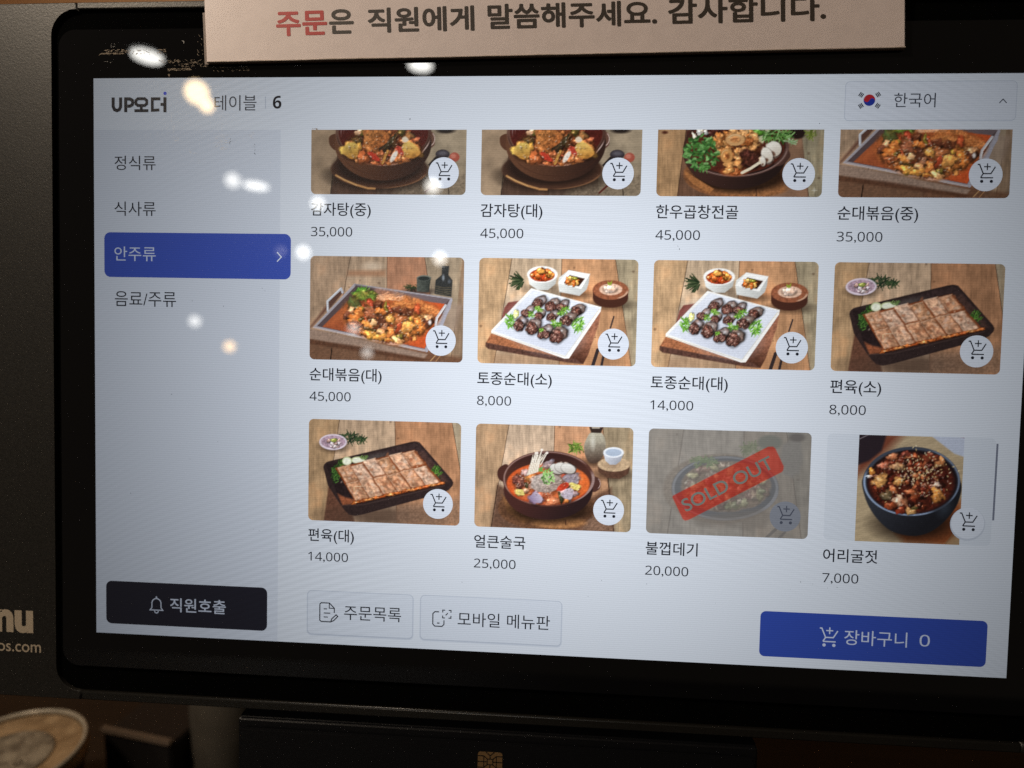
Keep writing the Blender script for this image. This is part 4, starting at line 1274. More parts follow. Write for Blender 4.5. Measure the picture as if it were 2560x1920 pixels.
def pic_sold(ny):
    p = Pic((103, 60), (2115, 112), (68, 1340), (2062, 1417), 218, ny)
    p.planks([((545, 30), (330, 1400)), ((1285, 30), (1270, 1420)), ((1800, 40), (1990, 1440))], [(176, 160, 136), (186, 172, 150), (176, 156, 130), (166, 154, 130)])
    p.leaves(1370, 320, 110, 80, 50, 70, [(110, 140, 70), (140, 160, 90)], 2, 12)
    p.ell(1600, 230, 150, 90, (110, 120, 100), soft=30)
    p.poly([(1815, 110), (2030, 120), (1975, 200), (2010, 420), (1960, 600), (1870, 660), (1770, 620), (1720, 450), (1760, 260), (1880, 190)], (140, 136, 126), soft=40, tex=0.1)
    p.ell(1935, 170, 100, 50, (70, 60, 56), soft=30, op=0.8)
    p.ell(1000, 800, 720, 430, (156, 132, 104), soft=24, tex=0.2)
    p.ell(1050, 790, 660, 395, (70, 84, 104), soft=14)
    p.arc(1050, 790, 640, 378, 18, (130, 144, 166), 0, 360)
    p.arc(1050, 800, 640, 372, 26, (140, 152, 176), 0, 120)
    p.ell(1060, 770, 560, 315, (150, 116, 86), soft=16, tex=0.3)
    p.bits(1060, 770, 500, 270, 120, 30, 80, [(190, 150, 112), (166, 112, 88), (150, 96, 80), (196, 190, 110), (206, 176, 140), (140, 150, 84)], 7)
    p.organic([(500, 770), (700, 540), (1060, 460), (1450, 560), (1620, 770), (1450, 1000), (1060, 1080), (680, 1000)], 1.8, 0.2, 97)
    p.leaves(780, 470, 170, 60, 60, 60, [(96, 150, 60), (120, 170, 80)], 8, 12)
    p.poly([(650, 1150), (1500, 1040), (1700, 1100), (1500, 1300), (700, 1260)], (120, 100, 80), soft=60, op=0.5)
    p.line([(1560, 1400), (1680, 1290)], 36, (84, 78, 80), op=0.7)
    p.line([(1700, 1420), (1790, 1330)], 30, (84, 78, 80), op=0.7)
    grey = p.C.mean(2, keepdims=True)
    p.C = (p.C * 0.55 + grey * 0.45) * 0.42 + np.array([0.305, 0.298, 0.292])
    band = [(398, 900), (408, 880), (1580, 282), (1640, 280), (1668, 300), (1772, 520), (1768, 565), (1750, 590), (600, 1180), (560, 1188), (530, 1172)]
    under = p.C.copy()
    p.poly(band, (174, 74, 66), soft=10)
    a = np.clip(0.5 - p.sd(band) / 10, 0, 1)[..., None]
    p.C = p.C + a * (under - under.mean()) * 0.6
    return p


def pic_oyster(ny):
    p = Pic((487, 78), (1675, 122), (435, 1275), (1612, 1320), 137, ny)
    p.C[:] = np.array([190, 168, 132]) / 255.0
    g = p.noise(420, 22, 3, -0.35)
    p.C *= (1 + 0.16 * (g - 0.5))[..., None]
    p.poly([(480, 60), (1000, 60), (820, 250), (640, 420), (440, 560)], (132, 70, 50), soft=120)
    p.poly([(470, 70), (800, 70), (740, 260), (600, 370), (465, 420)], (50, 40, 48), soft=30)
    p.line([(490, 125), (590, 80)], 10, (130, 120, 126))
    p.poly([(1290, 90), (1690, 110), (1680, 340), (1560, 300)], (190, 200, 222), soft=16)
    p.poly([(1560, 95), (1690, 98), (1690, 130), (1640, 120)], (150, 100, 120), soft=14)
    p.poly([(900, 1180), (1640, 820), (1640, 1200), (1450, 1330), (1000, 1290)], (164, 86, 44), soft=90, tex=0.15)
    p.line([(1610, 1110), (1460, 1310)], 14, (150, 110, 72))
    p.poly([(1560, 1200), (1640, 1180), (1640, 1340), (1450, 1330)], (168, 134, 96), soft=24, op=0.8)
    p.shadow(1120, 1080, 460, 190, 0.75, 130)
    p.poly([(528, 560), (545, 760), (640, 960), (800, 1130), (960, 1200), (1150, 1215), (1330, 1150), (1500, 1000), (1610, 820), (1625, 600), (1400, 400), (700, 400)], (58, 62, 72), soft=14, smooth=True,
           c2=(34, 36, 44), g=((700, 800), (1100, 1220)), tex=0.06)
    p.ell(1450, 900, 60, 90, (90, 110, 130), soft=90, op=0.35, rot=30)
    p.ell(1078, 606, 546, 388, (70, 78, 94))
    p.arc(1078, 606, 534, 377, 16, (150, 172, 206), 60, 200)
    p.arc(1078, 606, 534, 377, 12, (130, 150, 180), 290, 400, op=0.8)
    p.ell(1082, 612, 512, 358, (36, 26, 32), soft=14)
    p.ell(1075, 625, 480, 335, (104, 38, 28), soft=40, tex=0.4)
    p.bits(1070, 620, 430, 300, 150, 22, 62, [(150, 58, 34), (112, 36, 26), (176, 84, 48), (84, 28, 24), (196, 112, 66), (136, 46, 30), (70, 30, 26)], 3, spec=0.45, tex=0.5)
    pot_food(p, [(720, 590, 100, 66, (206, 160, 86), -20), (930, 440, 90, 46, (176, 150, 110)), (930, 600, 60, 46, (226, 170, 86)), (1370, 760, 80, 76, (214, 150, 66), 40), (920, 820, 60, 60, (226, 214, 186)),
                 (1000, 830, 40, 60, (196, 120, 80)), (800, 760, 66, 60, (110, 100, 70)), (1400, 400, 56, 60, (226, 150, 86)), (860, 330, 70, 40, (206, 130, 90)), (1290, 340, 90, 60, (140, 60, 40)),
                 (1010, 300, 44, 36, (166, 70, 56)), (1060, 940, 60, 40, (224, 180, 110)), (1110, 900, 36, 22, (90, 96, 50)), (950, 930, 60, 40, (176, 60, 34)), (630, 490, 40, 36, (232, 150, 50)),
                 (600, 548, 34, 20, (226, 222, 216)), (1360, 640, 46, 26, (236, 226, 214)), (1080, 720, 60, 40, (206, 110, 66)), (760, 430, 60, 40, (186, 110, 90)), (840, 880, 70, 40, (176, 76, 40))])
    p.organic([(600, 600), (720, 360), (1080, 260), (1430, 380), (1540, 620), (1400, 860), (1080, 960), (740, 860)], 1.0, 0.25, 90, (180, 96, 56), 0.35)
    rg = np.random.RandomState(4)
    for k in range(120):
        x, y = 1150 + rg.randn() * 165, 500 + rg.randn() * 120
        p.ell(x, y, 9 + 4 * rg.rand(), 6, [(244, 220, 160), (226, 190, 120), (250, 236, 196)][k % 3], rot=rg.rand() * 180, soft=8, op=0.9)
    for k in range(70):
        t, q = rg.rand() * 6.28, math.sqrt(rg.rand())
        p.ell(1075 + 430 * q * math.cos(t), 625 + 300 * q * math.sin(t), 6 + 7 * rg.rand(), 5, (246, 230, 216), soft=10, op=0.6, rot=rg.rand() * 180)
    p.grade(1.06, 1.0)
    return p


M_photo = photo_mat()


def photo_object(p, x0, y0, x1, y1, r_top, r_bot, me=None):
    """the picture as a fine grid on the display, with rounded corners"""
    nx, ny = p.nx, p.ny
    U, V = np.meshgrid(np.linspace(0, 1, nx), np.linspace(0, 1, ny))
    X, Y = x0 + U * (x1 - x0), y0 + V * (y1 - y0)
    for (cx, sx) in ((x0, 1), (x1, -1)):
        for (cy, sy, r) in ((y0, 1, r_top), (y1, -1, r_bot)):
            if r <= 0:
                continue
            ax, ay = cx + sx * r, cy + sy * r
            dx, dy = X - ax, Y - ay
            inc = (dx * sx < 0) & (dy * sy < 0)
            m = np.maximum(np.abs(dx), np.abs(dy))
            d = np.hypot(dx, dy) + 1e-9
            k = np.where(inc, m / d, 1.0)      # square corner mapped onto the quarter disc
            X, Y = np.where(inc, ax + dx * k, X), np.where(inc, ay + dy * k, Y)
    co = np.zeros((ny * nx, 3))
    co[:, 0] = ((X - 640) * UI).ravel()
    co[:, 1] = ((YBASE - Y) * UI).ravel()
    co[:, 2] = 0.12e-3
    idx = np.arange(ny * nx).reshape(ny, nx)
    q = np.stack([idx[1:, :-1], idx[1:, 1:], idx[:-1, 1:], idx[:-1, :-1]], -1).reshape(-1, 4)
    me = bpy.data.meshes.new('dish_photo')
    me.vertices.add(ny * nx)
    me.vertices.foreach_set('co', co.ravel())
    me.loops.add(q.size)
    me.loops.foreach_set('vertex_index', q.ravel())
    me.polygons.add(len(q))
    me.polygons.foreach_set('loop_start', np.arange(0, q.size, 4))
    me.polygons.foreach_set('loop_total', np.full(len(q), 4))
    me.update(calc_edges=True)
    at = me.color_attributes.new('picture', 'FLOAT_COLOR', 'POINT')
    rgba = np.ones((ny * nx, 4))
    rgba[:, :3] = lin(np.clip(p.C, 0, 1.1).reshape(-1, 3) * 255.0)
    at.data.foreach_set('color', rgba.ravel())
    return me


TX = [317.04 + 238.57 * k for k in range(4)]
TW, TH = 217.62, 145.16
T0, B0, T1, T2 = 72.15, 160.75, 246.38, 475.93
V0 = 1 - (B0 - T0) / TH
stew, hot = pic_stew(90), pic_hotpot(90)
tray0, tray = pic_tray(V0, 90), pic_tray(0.0, 146)
saus, slic, soup, sold, oyst = pic_sausage(146), pic_slices(146), pic_soup(146), pic_sold(146), pic_oyster(146)
CELL = [
    (0, 0, stew, '감자탕(중)', '35,000', 'stew in a brown clay pot'), (0, 1, stew, '감자탕(대)', '45,000', 'stew in a brown clay pot'),
    (0, 2, hot, '한우곱창전골', '45,000', 'hot pot with green leaves and mushrooms'), (0, 3, tray0, '순대볶음(중)', '35,000', 'red stir fry in a steel tray'),
    (1, 0, tray, '순대볶음(대)', '45,000', 'red stir fry in a steel tray'), (1, 1, saus, '토종순대(소)', '8,000', 'dark sausage slices on a white plate'),
    (1, 2, saus, '토종순대(대)', '14,000', 'dark sausage slices on a white plate'), (1, 3, slic, '편육(소)', '8,000', 'pressed meat slices on a dark board'),
    (2, 0, slic, '편육(대)', '14,000', 'pressed meat slices on a dark board'), (2, 1, soup, '얼큰술국', '25,000', 'red soup in a brown clay pot'),
    (2, 2, sold, '불껍데기', '20,000', 'greyed out dish behind a red sold out band'), (2, 3, oyst, '어리굴젓', '7,000', 'seasoned oysters in a dark bowl')]
MUTED = ui(146, 146, 150)
DIGH = float(np.ptp(text_mesh(sans('0'))[0][:, 1]))
DIGW = float(np.ptp(text_mesh(sans('35,000'))[0][:, 0]))
for (r, c, pic, nm, price, what) in CELL:
    x0, y1 = TX[c], (B0, T1 + TH, T2 + TH)[r]
    y0 = (T0, T1, T2)[r]
    if pic is oyst:
        flat('photo_backing', rr_pts(x0, y0, x0 + TW, y1, 7), 0.05, ui(246, 247, 248), screen)
        me = photo_object(pic, 1074.1, y0 + 0.5, 1210.0, y1, 0, 0)
    else:
        me = photo_object(pic, x0, y0, x0 + TW, y1, 0 if r == 0 else 7, 7)
    tag(obj('dish_photo', me, M_photo, screen), what)
    bx, by = x0 + TW - 31.0, y1 - 30.0
    if pic is sold:
        flat('cart_button', circ(bx, by, 20.6), 0.18, MUTED, screen)
        cart(bx, by - 1.5, 0.105, ui(84, 86, 96))
        text('sold_out_lettering', 'SOLD OUT', ui(134, 134, 122), screen, z=0.18, rot=math.radians(29.5),
             box=(835.0, 540.0, 969.0, 558.5), bold=0.012)
    else:
        if pic is oyst:
            flat('cart_button_shadow', circ(bx, by + 1.3, 22.6), 0.15, ui(226, 228, 232), screen)
        flat('cart_button', circ(bx, by, 21.2), 0.18, ui(252, 252, 254), screen)
        cart(bx, by - 1.5, 0.105, INK)
    text('dish_name', nm, INK, screen, at=(x0 + 0.4, y1 + 28.3), size=20.1, bold=0.008)
    text('dish_price', sans(price), INK, screen, at=(x0 + 0.6, y1 + 58.2), size=13.0 / DIGH, wide=58.9 * DIGH / 13.0 / DIGW)
flat('scroll_bar', [(1250.8, 483.4), (1253.4, 483.4), (1253.0, 586.2), (1250.4, 586.2)], 0.2, ui(138, 140, 152), screen)

# scuffs and tape residue left on the glass, top left
M_scuff = coated('dried_tape_residue', (0.24, 0.17, 0.10), 0.5, 0.4)
M_scratch, _nt, _bs = new_mat('fine_scratch')
_bs.inputs['Base Color'].default_value = (0.8, 0.78, 0.75, 1)
_bs.inputs['Roughness'].default_value = 0.5
_bs.inputs['Alpha'].default_value = 0.38


def flakes(name, areas, mat, z, seed):
    rg = np.random.RandomState(seed)
    V, F = [], []
    for (xa, ya, xb, yb, n, ln, th) in areas:
        for k in range(n):
            x, y = xa + (xb - xa) * rg.rand(), ya + (yb - ya) * rg.rand()
            l, t, a = ln * (0.3 + rg.rand()), th * (0.4 + rg.rand()), math.radians(rg.randn() * 14)
            if abs(xb - xa) < abs(yb - ya) * 0.6:
                a += math.radians(75)
            b = len(V)
            m = 7
            for j in range(m):
                u = 2 * math.pi * j / m
                rr = 0.6 + 0.6 * rg.rand()
                px, py = l * math.cos(u) * rr, t * math.sin(u) * rr
                V.append(P(x + px * math.cos(a) - py * math.sin(a), y + px * math.sin(a) + py * math.cos(a), z + 0.0004 * (len(F) % 40)))
            F.append(tuple(range(b, b + m))[::-1])
    return obj(name, mesh(name, V, F), mat, kiosk)


fl = flakes('tape_residue', [(16, -40, 52, -35, 34, 2.0, 0.32), (10, -34.4, 46, -33.6, 30, 4.0, 0.20), (50, -40, 84, -33, 30, 1.6, 0.3), (94, -40, 106, -34, 22, 1.6, 0.4),
                             (96, -25, 128, -21, 34, 1.8, 0.26), (120, -25, 168, -15, 70, 1.7, 0.28), (108.5, -13.2, 143, -10.2, 70, 1.8, 0.22), (110, -10, 112, -2, 8, 1.4, 0.3),
                             (150, -60, 166, -30, 20, 1.0, 0.3), (176, -16, 230, -9, 34, 2.0, 0.22), (318, 69.5, 326, 71.6, 16, 1.2, 0.3)], M_scuff, 0.0, 3)
fl['kind'] = 'stuff'
sm = flakes('scratch_marks', [(114.6, 48, 116.2, 62, 12, 1.6, 0.16), (117, 66, 119.5, 84, 16, 1.6, 0.16), (120, 82, 126, 88, 12, 1.5, 0.3), (187.6, 46, 189.4, 74, 18, 1.6, 0.14),
                              (178, 78, 200, 100, 50, 2.6, 0.30), (228, 76, 236, 84, 18, 1.5, 0.22), (140, 100, 152, 106, 10, 1.6, 0.25), (150, 112, 158, 120, 8, 1.2, 0.2), (25, -48, 32, -40, 8, 1.0, 0.3),
                              (16, -23, 30, -20, 8, 1.2, 0.2), (128, -52, 134, -48, 3, 0.9, 0.7), (880, 14, 990, 46, 5, 1.2, 0.3), (470, 30, 480, 40, 3, 1.4, 0.2), (760, -52, 840, -40, 4, 1.0, 0.3)], M_scratch, 0.22, 5)
sm['kind'] = 'stuff'
dk = flakes('dust_specks', [(235, 92, 237, 106, 8, 1.6, 0.25), (200, 84, 206, 92, 6, 1.4, 0.35), (455, 56, 460, 60, 2, 1.6, 0.4), (825, 226, 828, 232, 2, 1.6, 0.3), (60, 285, 260, 330, 5, 0.8, 0.5),
                            (400, 690, 900, 715, 8, 0.6, 0.4), (880, 680, 1240, 720, 8, 0.7, 0.4), (30, 400, 260, 700, 7, 0.8, 0.5), (1000, 60, 1010, 66, 1, 1.0, 0.5)], M_black, 0.26, 8)
dk['kind'] = 'stuff'

# ------------------------------------------------------------------ notice card stuck over the top of the terminal
sign = empty('notice_card', (0, 0, KIOSK_Z), (math.pi / 2 - TILT, 0, 0))
tag(sign, 'long laminated notice card with red and black Korean lettering above the screen', 'notice')
S0 = math.radians(0.75)


def sp(a, b, z):
    """card pixel frame: a along the card from its lower left corner, b up"""
    x = 169.5 + a * math.cos(S0) - b * -0.045
    y = -18.1 - a * math.sin(S0) - b
    return P(x - b * 0.09, y, z)


def sign_slab(name, a0, b0, a1, b1, z0, z1, mat, bev):
    bm = bmesh.new()
    q = [(a0, b0), (a1, b0), (a1, b1), (a0, b1)]
    bk = [bm.verts.new(sp(a, b, z0)) for a, b in q]
    fr = [bm.verts.new(sp(a, b, z1)) for a, b in q]
    bm.faces.new(bk[::-1])
    ff = bm.faces.new(fr)
    for i in range(4):
        j = (i + 1) % 4
        bm.faces.new((bk[i], bk[j], fr[j], fr[i]))
    bmesh.ops.bevel(bm, geom=list(ff.edges), offset=bev, segments=2, affect='EDGES')
    return obj(name, bm_mesh(bm, name), mat, sign)


sign_slab('backing', -5.2, -1.0, 939, 70, 0.45, 0.55, M_tape, 0.00003)
sign_slab('card', 0, 0, 938, 150, 0.6, 1.6, M_card, 0.0003)


def lam_edge():
    # rolled plastic edge along the bottom of the card, a little uneven
    rg = np.random.RandomState(6)
    n, m = 120, 8
    V, F = [], []
    w1 = 0
    for i in range(n + 1):
        a = 938.0 * i / n
        w1 = 0.7 * w1 + 0.3 * rg.randn()
        r = 0.9 + 0.35 * w1
        for k in range(m):
            t = 2 * math.pi * k / m
            V.append(sp(a, 0.6 + r * math.sin(t) + 0.5 * w1, 1.55 + 0.22 * math.cos(t) + 0.05 * rg.randn() * 0.3))
    for i in range(n):
        for k in range(m):
            j = (k + 1) % m
            F.append((i * m + k, i * m + j, (i + 1) * m + j, (i + 1) * m + k))
    obj('laminate_edge', mesh('laminate_edge', V, F, True), M_lam, sign)


M_lam = coated('clear_laminate_edge', (0.55, 0.46, 0.40), 0.12, 0.9)
lam_edge()


def sign_text(name, body, mat, a0, a1, b0, b1, wt):
    """heavy poster lettering: the outline thickened by wt (of the letter size) all round"""
    co, fs = text_mesh(body, 0.0)
    mn, mx = co.min(0) - wt, co.max(0) + wt
    V, F = [], []
    for k in range(9):
        d = np.array([math.cos(k * math.pi / 4), math.sin(k * math.pi / 4)]) * (wt if k < 8 else 0)
        q = (co + d - mn) / (mx - mn)
        b = len(V)
        V += [sp(a0 + u * (a1 - a0), b0 + v * (b1 - b0), 1.64 + 0.003 * k) for u, v in q]
        F += [tuple(b + i for i in f) for f in fs]
    return obj(name, mesh(name, V, F), mat, sign)


tag(sign_text('lettering', '주문', M_red, 101, 173, 33.0, 66.5, 0.027), 'red lettering')
sign_text('lettering', '은', M_ink, 175.5, 210, 34.5, 67.5, 0.027)
sign_text('lettering', '직원에게', M_ink, 229.5, 376, 34.5, 68, 0.027)
sign_text('lettering', '말씀해주세요.', M_ink, 394, 620, 35.5, 69, 0.027)
sign_text('lettering', '감사합니다.', M_ink, 634, 838, 36.5, 71, 0.027)

# ------------------------------------------------------------------ card reader under the terminal
reader = empty('card_reader', (0, 0, 0))
tag(reader, 'black card reader with a gold chip symbol under the ordering terminal', 'card reader')


def wp(x, y, z):
    """display frame point -> world"""
    a, b, c = P(x, y, z)
    s, k = math.sin(TILT), math.cos(TILT)
    return (a, b * s - c * k, KIOSK_Z + b * k + c * s)


def reader_shell(name, rows, mat, zb):
    """stack of outlines (inset left x, right x, y, z) from top to bottom with a flat back"""
    bm = bmesh.new()
    fr, bk = [], []
    for (xl, xr, y, z) in rows:
        fr.append([bm.verts.new(wp(xl, y, z)), bm.verts.new(wp(xr, y, z))])
        bk.append([bm.verts.new(wp(xl, y, zb)), bm.verts.new(wp(xr, y, zb))])
    for i in range(len(rows) - 1):
        bm.faces.new((fr[i][0], fr[i][1], fr[i + 1][1], fr[i + 1][0]))
        bm.faces.new((bk[i][1], bk[i][0], bk[i + 1][0], bk[i + 1][1]))
        bm.faces.new((bk[i][0], fr[i][0], fr[i + 1][0], bk[i + 1][0]))
        bm.faces.new((fr[i][1], bk[i][1], bk[i + 1][1], fr[i + 1][1]))
    bm.faces.new((bk[0][0], bk[0][1], fr[0][1], fr[0][0]))
    bm.faces.new((fr[-1][0], fr[-1][1], bk[-1][1], bk[-1][0]))
    bmesh.ops.bevel(bm, geom=[e for e in bm.edges], offset=0.0006, segments=2, affect='EDGES')
    return obj(name, bm_mesh(bm, name), mat, reader)


ybot = YBASE + KIOSK_Z / UI / math.cos(TILT) - 4
reader_shell('body', [(224.5, 949.0, 903.2, -7.0), (212.6, 958.6, 919.5, -1.2), (212.6, 958.6, ybot, -1.2)], M_black, -95)
fp = reader_shell('front_plate', [(222, 951, 931.0, 0.0), (217.5, 955, 937, 0.0), (217.5, 955, ybot - 20, 0.0)], M_black, -1.0)
chip = []
cx0, cx1, cy0, cy1 = 567.2, 602.2, 944.6, 973.5
gold = [wp(x, y, 0.06) for x, y in rr_pts(cx0, cy0, cx1, cy1, 4, 4)]
cp = obj('chip_symbol', mesh('chip_symbol', gold, [list(range(len(gold)))[::-1]]), M_gold, fp)
mx_, my_ = (cx0 + cx1) / 2, (cy0 + cy1) / 2
st = [[(mx_ - 4, my_ - 4), (mx_ + 4, my_ - 4), (mx_ + 4, my_ + 4), (mx_ - 4, my_ + 4)]]
Vc, Fc = [], []


def chip_line(pts, closed=False, w=1.3, dz=0.0):
    vs, fs = ribbon_geo(pts, w, closed)
    b = len(Vc)
    Vc.extend(wp(x, y, 0.085 + dz) for x, y in vs)
    Fc.extend(tuple(b + i for i in f) for f in fs)


chip_line(st[0], True)
for k, (sx, sy) in enumerate(((-1, -1), (1, -1), (1, 1), (-1, 1))):
    chip_line([(mx_ + sx * 4, my_ + sy * 4), (mx_ + sx * 9, my_ + sy * 8.4), (mx_ + sx * 17.4, my_ + sy * 8.4)], dz=0.004 * (k + 1))
for k, (sx, sy) in enumerate(((-1, 0), (1, 0), (0, -1), (0, 1))):
    if sx:
        chip_line([(mx_ + sx * 4, my_), (mx_ + sx * 17.4, my_)], dz=0.02)
        chip_line([(mx_ + sx * 9, my_ - 8.4), (mx_ + sx * 9, my_ + 8.4)], dz=0.024, w=1.0)
    else:
        chip_line([(mx_, my_ + sy * 4), (mx_, my_ + sy * 9)], dz=0.02)
        chip_line([(mx_ - 6, my_ + sy * 14.3), (mx_, my_ + sy * 9), (mx_ + 6, my_ + sy * 14.3)], dz=0.026)
obj('chip_pattern', mesh('chip_pattern', Vc, Fc), M_black, fp)

# ------------------------------------------------------------------ things on the table behind


def lathe(name, prof, mat, parent, loc=(0, 0, 0), seg=64, smooth=True, ring=False):
    V, F = [], []
    for (r, z) in prof:
        for k in range(seg):
            a = 2 * math.pi * k / seg
            V.append((loc[0] + r * math.cos(a), loc[1] + r * math.sin(a), loc[2] + z))
    n = len(prof)
    for i in range(n if ring else n - 1):
        h = (i + 1) % n
        for k in range(seg):
            j = (k + 1) % seg
            F.append((i * seg + k, i * seg + j, h * seg + j, h * seg + k))
    if not ring:
        F.append(tuple(range(seg))[::-1])
        F.append(tuple((n - 1) * seg + k for k in range(seg)))
    return obj(name, mesh(name, V, F, smooth), mat, parent)


M_brass = coated('worn_brass', (0.36, 0.235, 0.125), 0.42, 0.5, 0.2, grain=0.25, gscale=90.0, bump=0.4, tint2=(0.50, 0.35, 0.20))
M_lidrim = coated('worn_pale_rim', (0.40, 0.345, 0.265), 0.38, 0.5, 0.2, grain=0.2, gscale=120.0, bump=0.3)
M_lidmid = coated('dull_grey_lid', (0.24, 0.20, 0.15), 0.5, 0.5, 0.2, grain=0.35, gscale=150.0, bump=0.9, tint2=(0.38, 0.33, 0.25))
M_pot = coated('brown_jar', (0.10, 0.055, 0.028), 0.4, 0.4)
cup = empty('lidded_jar', (-0.2825, 0.100, 0.0))
cup.scale = (1, 1, 0.935)
tag(cup, 'round jar with a worn brass coloured lid below the left side panel', 'jar')
lathe('jar_body', [(0.026, 0.0), (0.031, 0.004), (0.034, 0.025), (0.035, 0.044), (0.034, 0.0475)], M_pot, cup)
lid = lathe('lid', [(0.0350, 0.0480), (0.0372, 0.0490), (0.0378, 0.0535), (0.0368, 0.0550), (0.0364, 0.0562), (0.0340, 0.0578), (0.0300, 0.0562), (0.0250, 0.0556), (0.0010, 0.0556)], M_brass, cup)
lathe('lid_rim', [(0.0352, 0.0575), (0.0366, 0.0566), (0.0375, 0.0582), (0.0372, 0.0598), (0.0361, 0.0604), (0.0352, 0.0596)], M_lidrim, lid, ring=True)
lathe('lid_centre', [(0.0222, 0.0558), (0.0218, 0.0566), (0.0206, 0.0572), (0.0010, 0.0570)], M_lidmid, lid)
co_, fs_ = text_mesh('M', 0.0)
obj('embossed_letter', mesh('embossed_letter', [(0.011 + (a - 0.4) * 0.011 * 0.5 - (b - 0.35) * 0.011 * 0.8, -0.004 + (a - .4) * 0.011 * .8 + (b - .35) * 0.011 * 0.5, 0.0577) for a, b in co_], fs_), M_lidrim, lid)

M_pale = coated('pale_ceramic', (0.085, 0.072, 0.056), 0.5, 0.4, grain=0.1, gscale=60)
bot = lathe('pale_container', [(0.020, 0.0), (0.022, 0.003), (0.0225, 0.070), (0.0205, 0.084), (0.012, 0.094), (0.010, 0.110), (0.011, 0.112), (0.009, 0.114)], M_pale, None, (0, 0, 0))
bot.location = (-0.193, 0.165, 0.0)
tag(bot, 'pale grey bottle shaped container half hidden left of the card reader', 'container')

M_darkbox = coated('dark_box', (0.010, 0.008, 0.007), 0.5, 0.4)
M_rimwood = coated('box_rim', (0.12, 0.085, 0.06), 0.5, 0.4)
box = empty('small_box', (-0.236, 0.150, 0.0), (0, 0, math.radians(-10)))
tag(box, 'small dark box with a pale rim between the jar and the pale container', 'box')


def cuboid(name, x0, y0, z0, x1, y1, z1, mat, parent, bev=0.001):
    bm = bmesh.new()
    bmesh.ops.create_cube(bm, size=1.0, matrix=Matrix.Translation(((x0 + x1) / 2, (y0 + y1) / 2, (z0 + z1) / 2)) @ Matrix.Diagonal((x1 - x0, y1 - y0, z1 - z0, 1)))
    bmesh.ops.bevel(bm, geom=bm.edges[:], offset=bev, segments=2, affect='EDGES')
    return obj(name, bm_mesh(bm, name), mat, parent)


cuboid('box_body', -0.024, -0.010, 0.0, 0.024, 0.040, 0.037, M_darkbox, box)
cuboid('rim', -0.025, -0.0115, 0.0372, 0.025, -0.0075, 0.0405, M_rimwood, box, 0.0008)

# ------------------------------------------------------------------ the lamps of the room, behind the photographer (seen mirrored in the glass)
M_trim = coated('grey_lamp_trim', (0.25, 0.25, 0.25), 0.5)
M_lw = emit_mat('white_lamp_glow', (1.0, 0.985, 0.93), 105.0)
M_ld = emit_mat('dim_lamp_glow', (1.0, 0.98, 0.92), 16.0)
M_lm = emit_mat('warm_lamp_glow', (1.0, 0.70, 0.36), 70.0)
M_lmd = emit_mat('faint_warm_lamp_glow', (1.0, 0.62, 0.25), 26.0)


def downlight(loc, r, mat, label):
    t = empty('ceiling_lamp', loc)
    tag(t, label, 'lamp', 'lamps mirrored in the glass')
    obj('diffuser', mesh('diffuser', [(r * math.cos(2 * math.pi * k / 24), r * math.sin(2 * math.pi * k / 24), 0.0) for k in range(24)], [tuple(range(24))[::-1]]), mat, t)
    lathe('trim_ring', [(r * 1.02, -0.002), (r * 1.10, 0.0), (r * 1.10, 0.02), (r * 1.02, 0.02)], M_trim, t, (0, 0, 0.0075), 40, False, True)
    return t


def globe(loc, r, mat, label):
    t = empty('pendant_lamp', loc)
    tag(t, label, 'lamp', 'lamps mirrored in the glass')
    pr = [(max(0.0006, r * math.sin(math.pi * k / 10)), -r * math.cos(math.pi * k / 10)) for k in range(11)]
    lathe('glass_globe', pr, mat, t, (0, 0, 0), 18)
    lathe('cap', [(0.02, r * 0.99), (0.024, r * 1.05), (0.02, r * 1.3), (0.006, r * 1.4)], M_black, t, (0, 0, 0), 24)
    return t


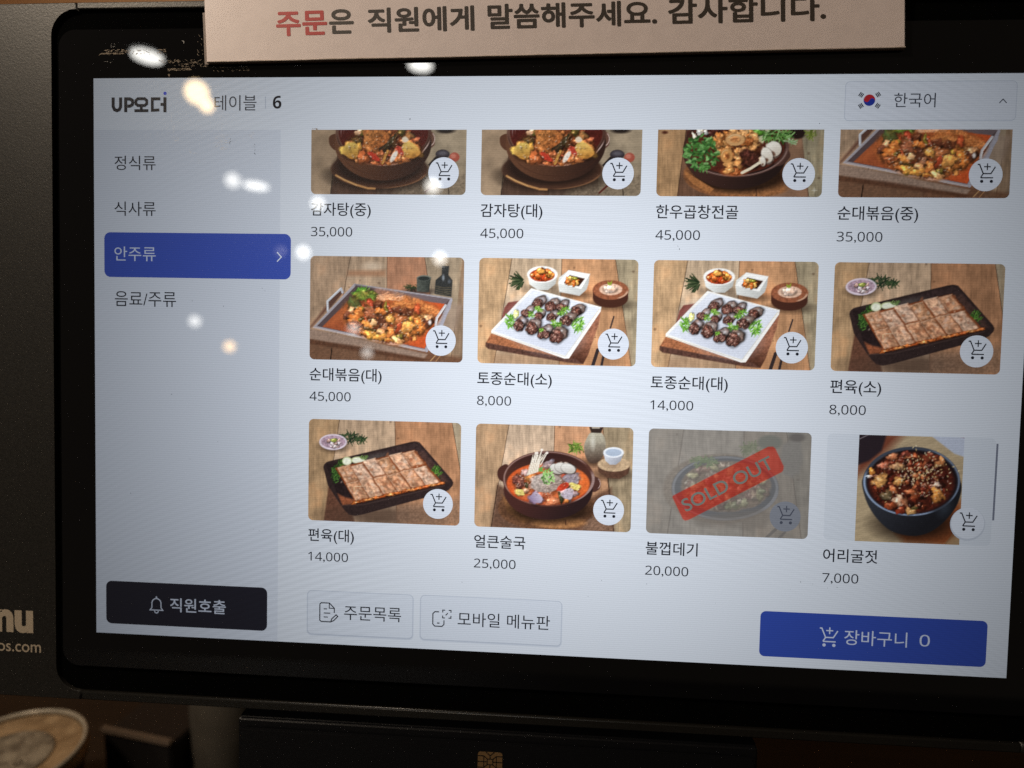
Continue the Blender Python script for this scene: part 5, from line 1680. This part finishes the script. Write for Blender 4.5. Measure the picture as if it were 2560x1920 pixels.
CZ = 1.649
M_lf = emit_mat('faint_lamp_glow', (0.9, 0.85, 1.0), 3.0)
M_lv = emit_mat('bright_globe_glow', (1.0, 0.985, 0.93), 75.0)
downlight((-1.644, -2.191, CZ), 0.056, M_lw, 'ceiling lamp mirrored in the black glass left of the notice card')
downlight((-0.555, -2.272, CZ), 0.047, M_lw, 'ceiling lamp mirrored in the black glass just under the notice card')
globe((-1.603, -2.479, CZ), 0.048, M_lm, 'warm globe lamp mirrored between the brand mark and the table number')
globe((-1.618, -2.590, CZ - 0.005), 0.029, M_lm, 'smaller warm globe lamp mirrored beside the table lettering')
globe((-1.990, -3.56, CZ), 0.042, M_ld, 'dim ceiling lamp mirrored right of the first category, the left of a pair')
downlight((-1.888, -3.657, CZ), 0.073, M_lw, 'ceiling lamp mirrored right of the first category, the right of a pair')
globe((-1.612, -3.99, CZ), 0.039, M_lv, 'ceiling lamp mirrored over the first dish name')
globe((-0.759, -3.641, CZ), 0.042, M_lv, 'ceiling lamp mirrored below the first basket button')
globe((-2.246, -5.337, CZ), 0.052, M_lv, 'ceiling lamp mirrored right of the blue category button')
globe((-2.440, -5.302, CZ), 0.035, M_lf, 'dim ceiling lamp mirrored on the arrow of the blue category button')
globe((-1.039, -5.499, CZ), 0.050, M_lv, 'ceiling lamp mirrored at the top edge of the tray photo')
globe((-3.603, -6.003, 1.102), 0.050, M_ld, 'white globe lamp mirrored below the last category')
globe((-3.321, -6.178, 0.871), 0.050, M_lmd, 'warm globe lamp mirrored in the empty part of the sidebar')
globe((-2.166, -6.611, 1.134), 0.050, M_ld, 'white globe lamp mirrored in the tray of the stir fry photo')
globe((-2.026, -6.68, 0.881), 0.047, M_ld, 'white globe lamp mirrored at the lower edge of the tray photo')
# unseen lamp added for warm light and falloff, too high to be mirrored
pend = globe((-0.42, -0.23, 0.78), 0.035, emit_mat('added_lamp_glow', (1.0, 0.80, 0.58), 20.0), 'unseen warm globe lamp added above the table for light')
pl_d = bpy.data.lights.new('added_light', 'POINT')
pl_d.energy = 8.6
pl_d.color = (1.0, 0.84, 0.66)
pl_d.shadow_soft_size = 0.036
pl_o = bpy.data.objects.new('added_light', pl_d)
col.objects.link(pl_o)
pl_o.parent = pend
pl_o.location = (0, 0, -0.075)
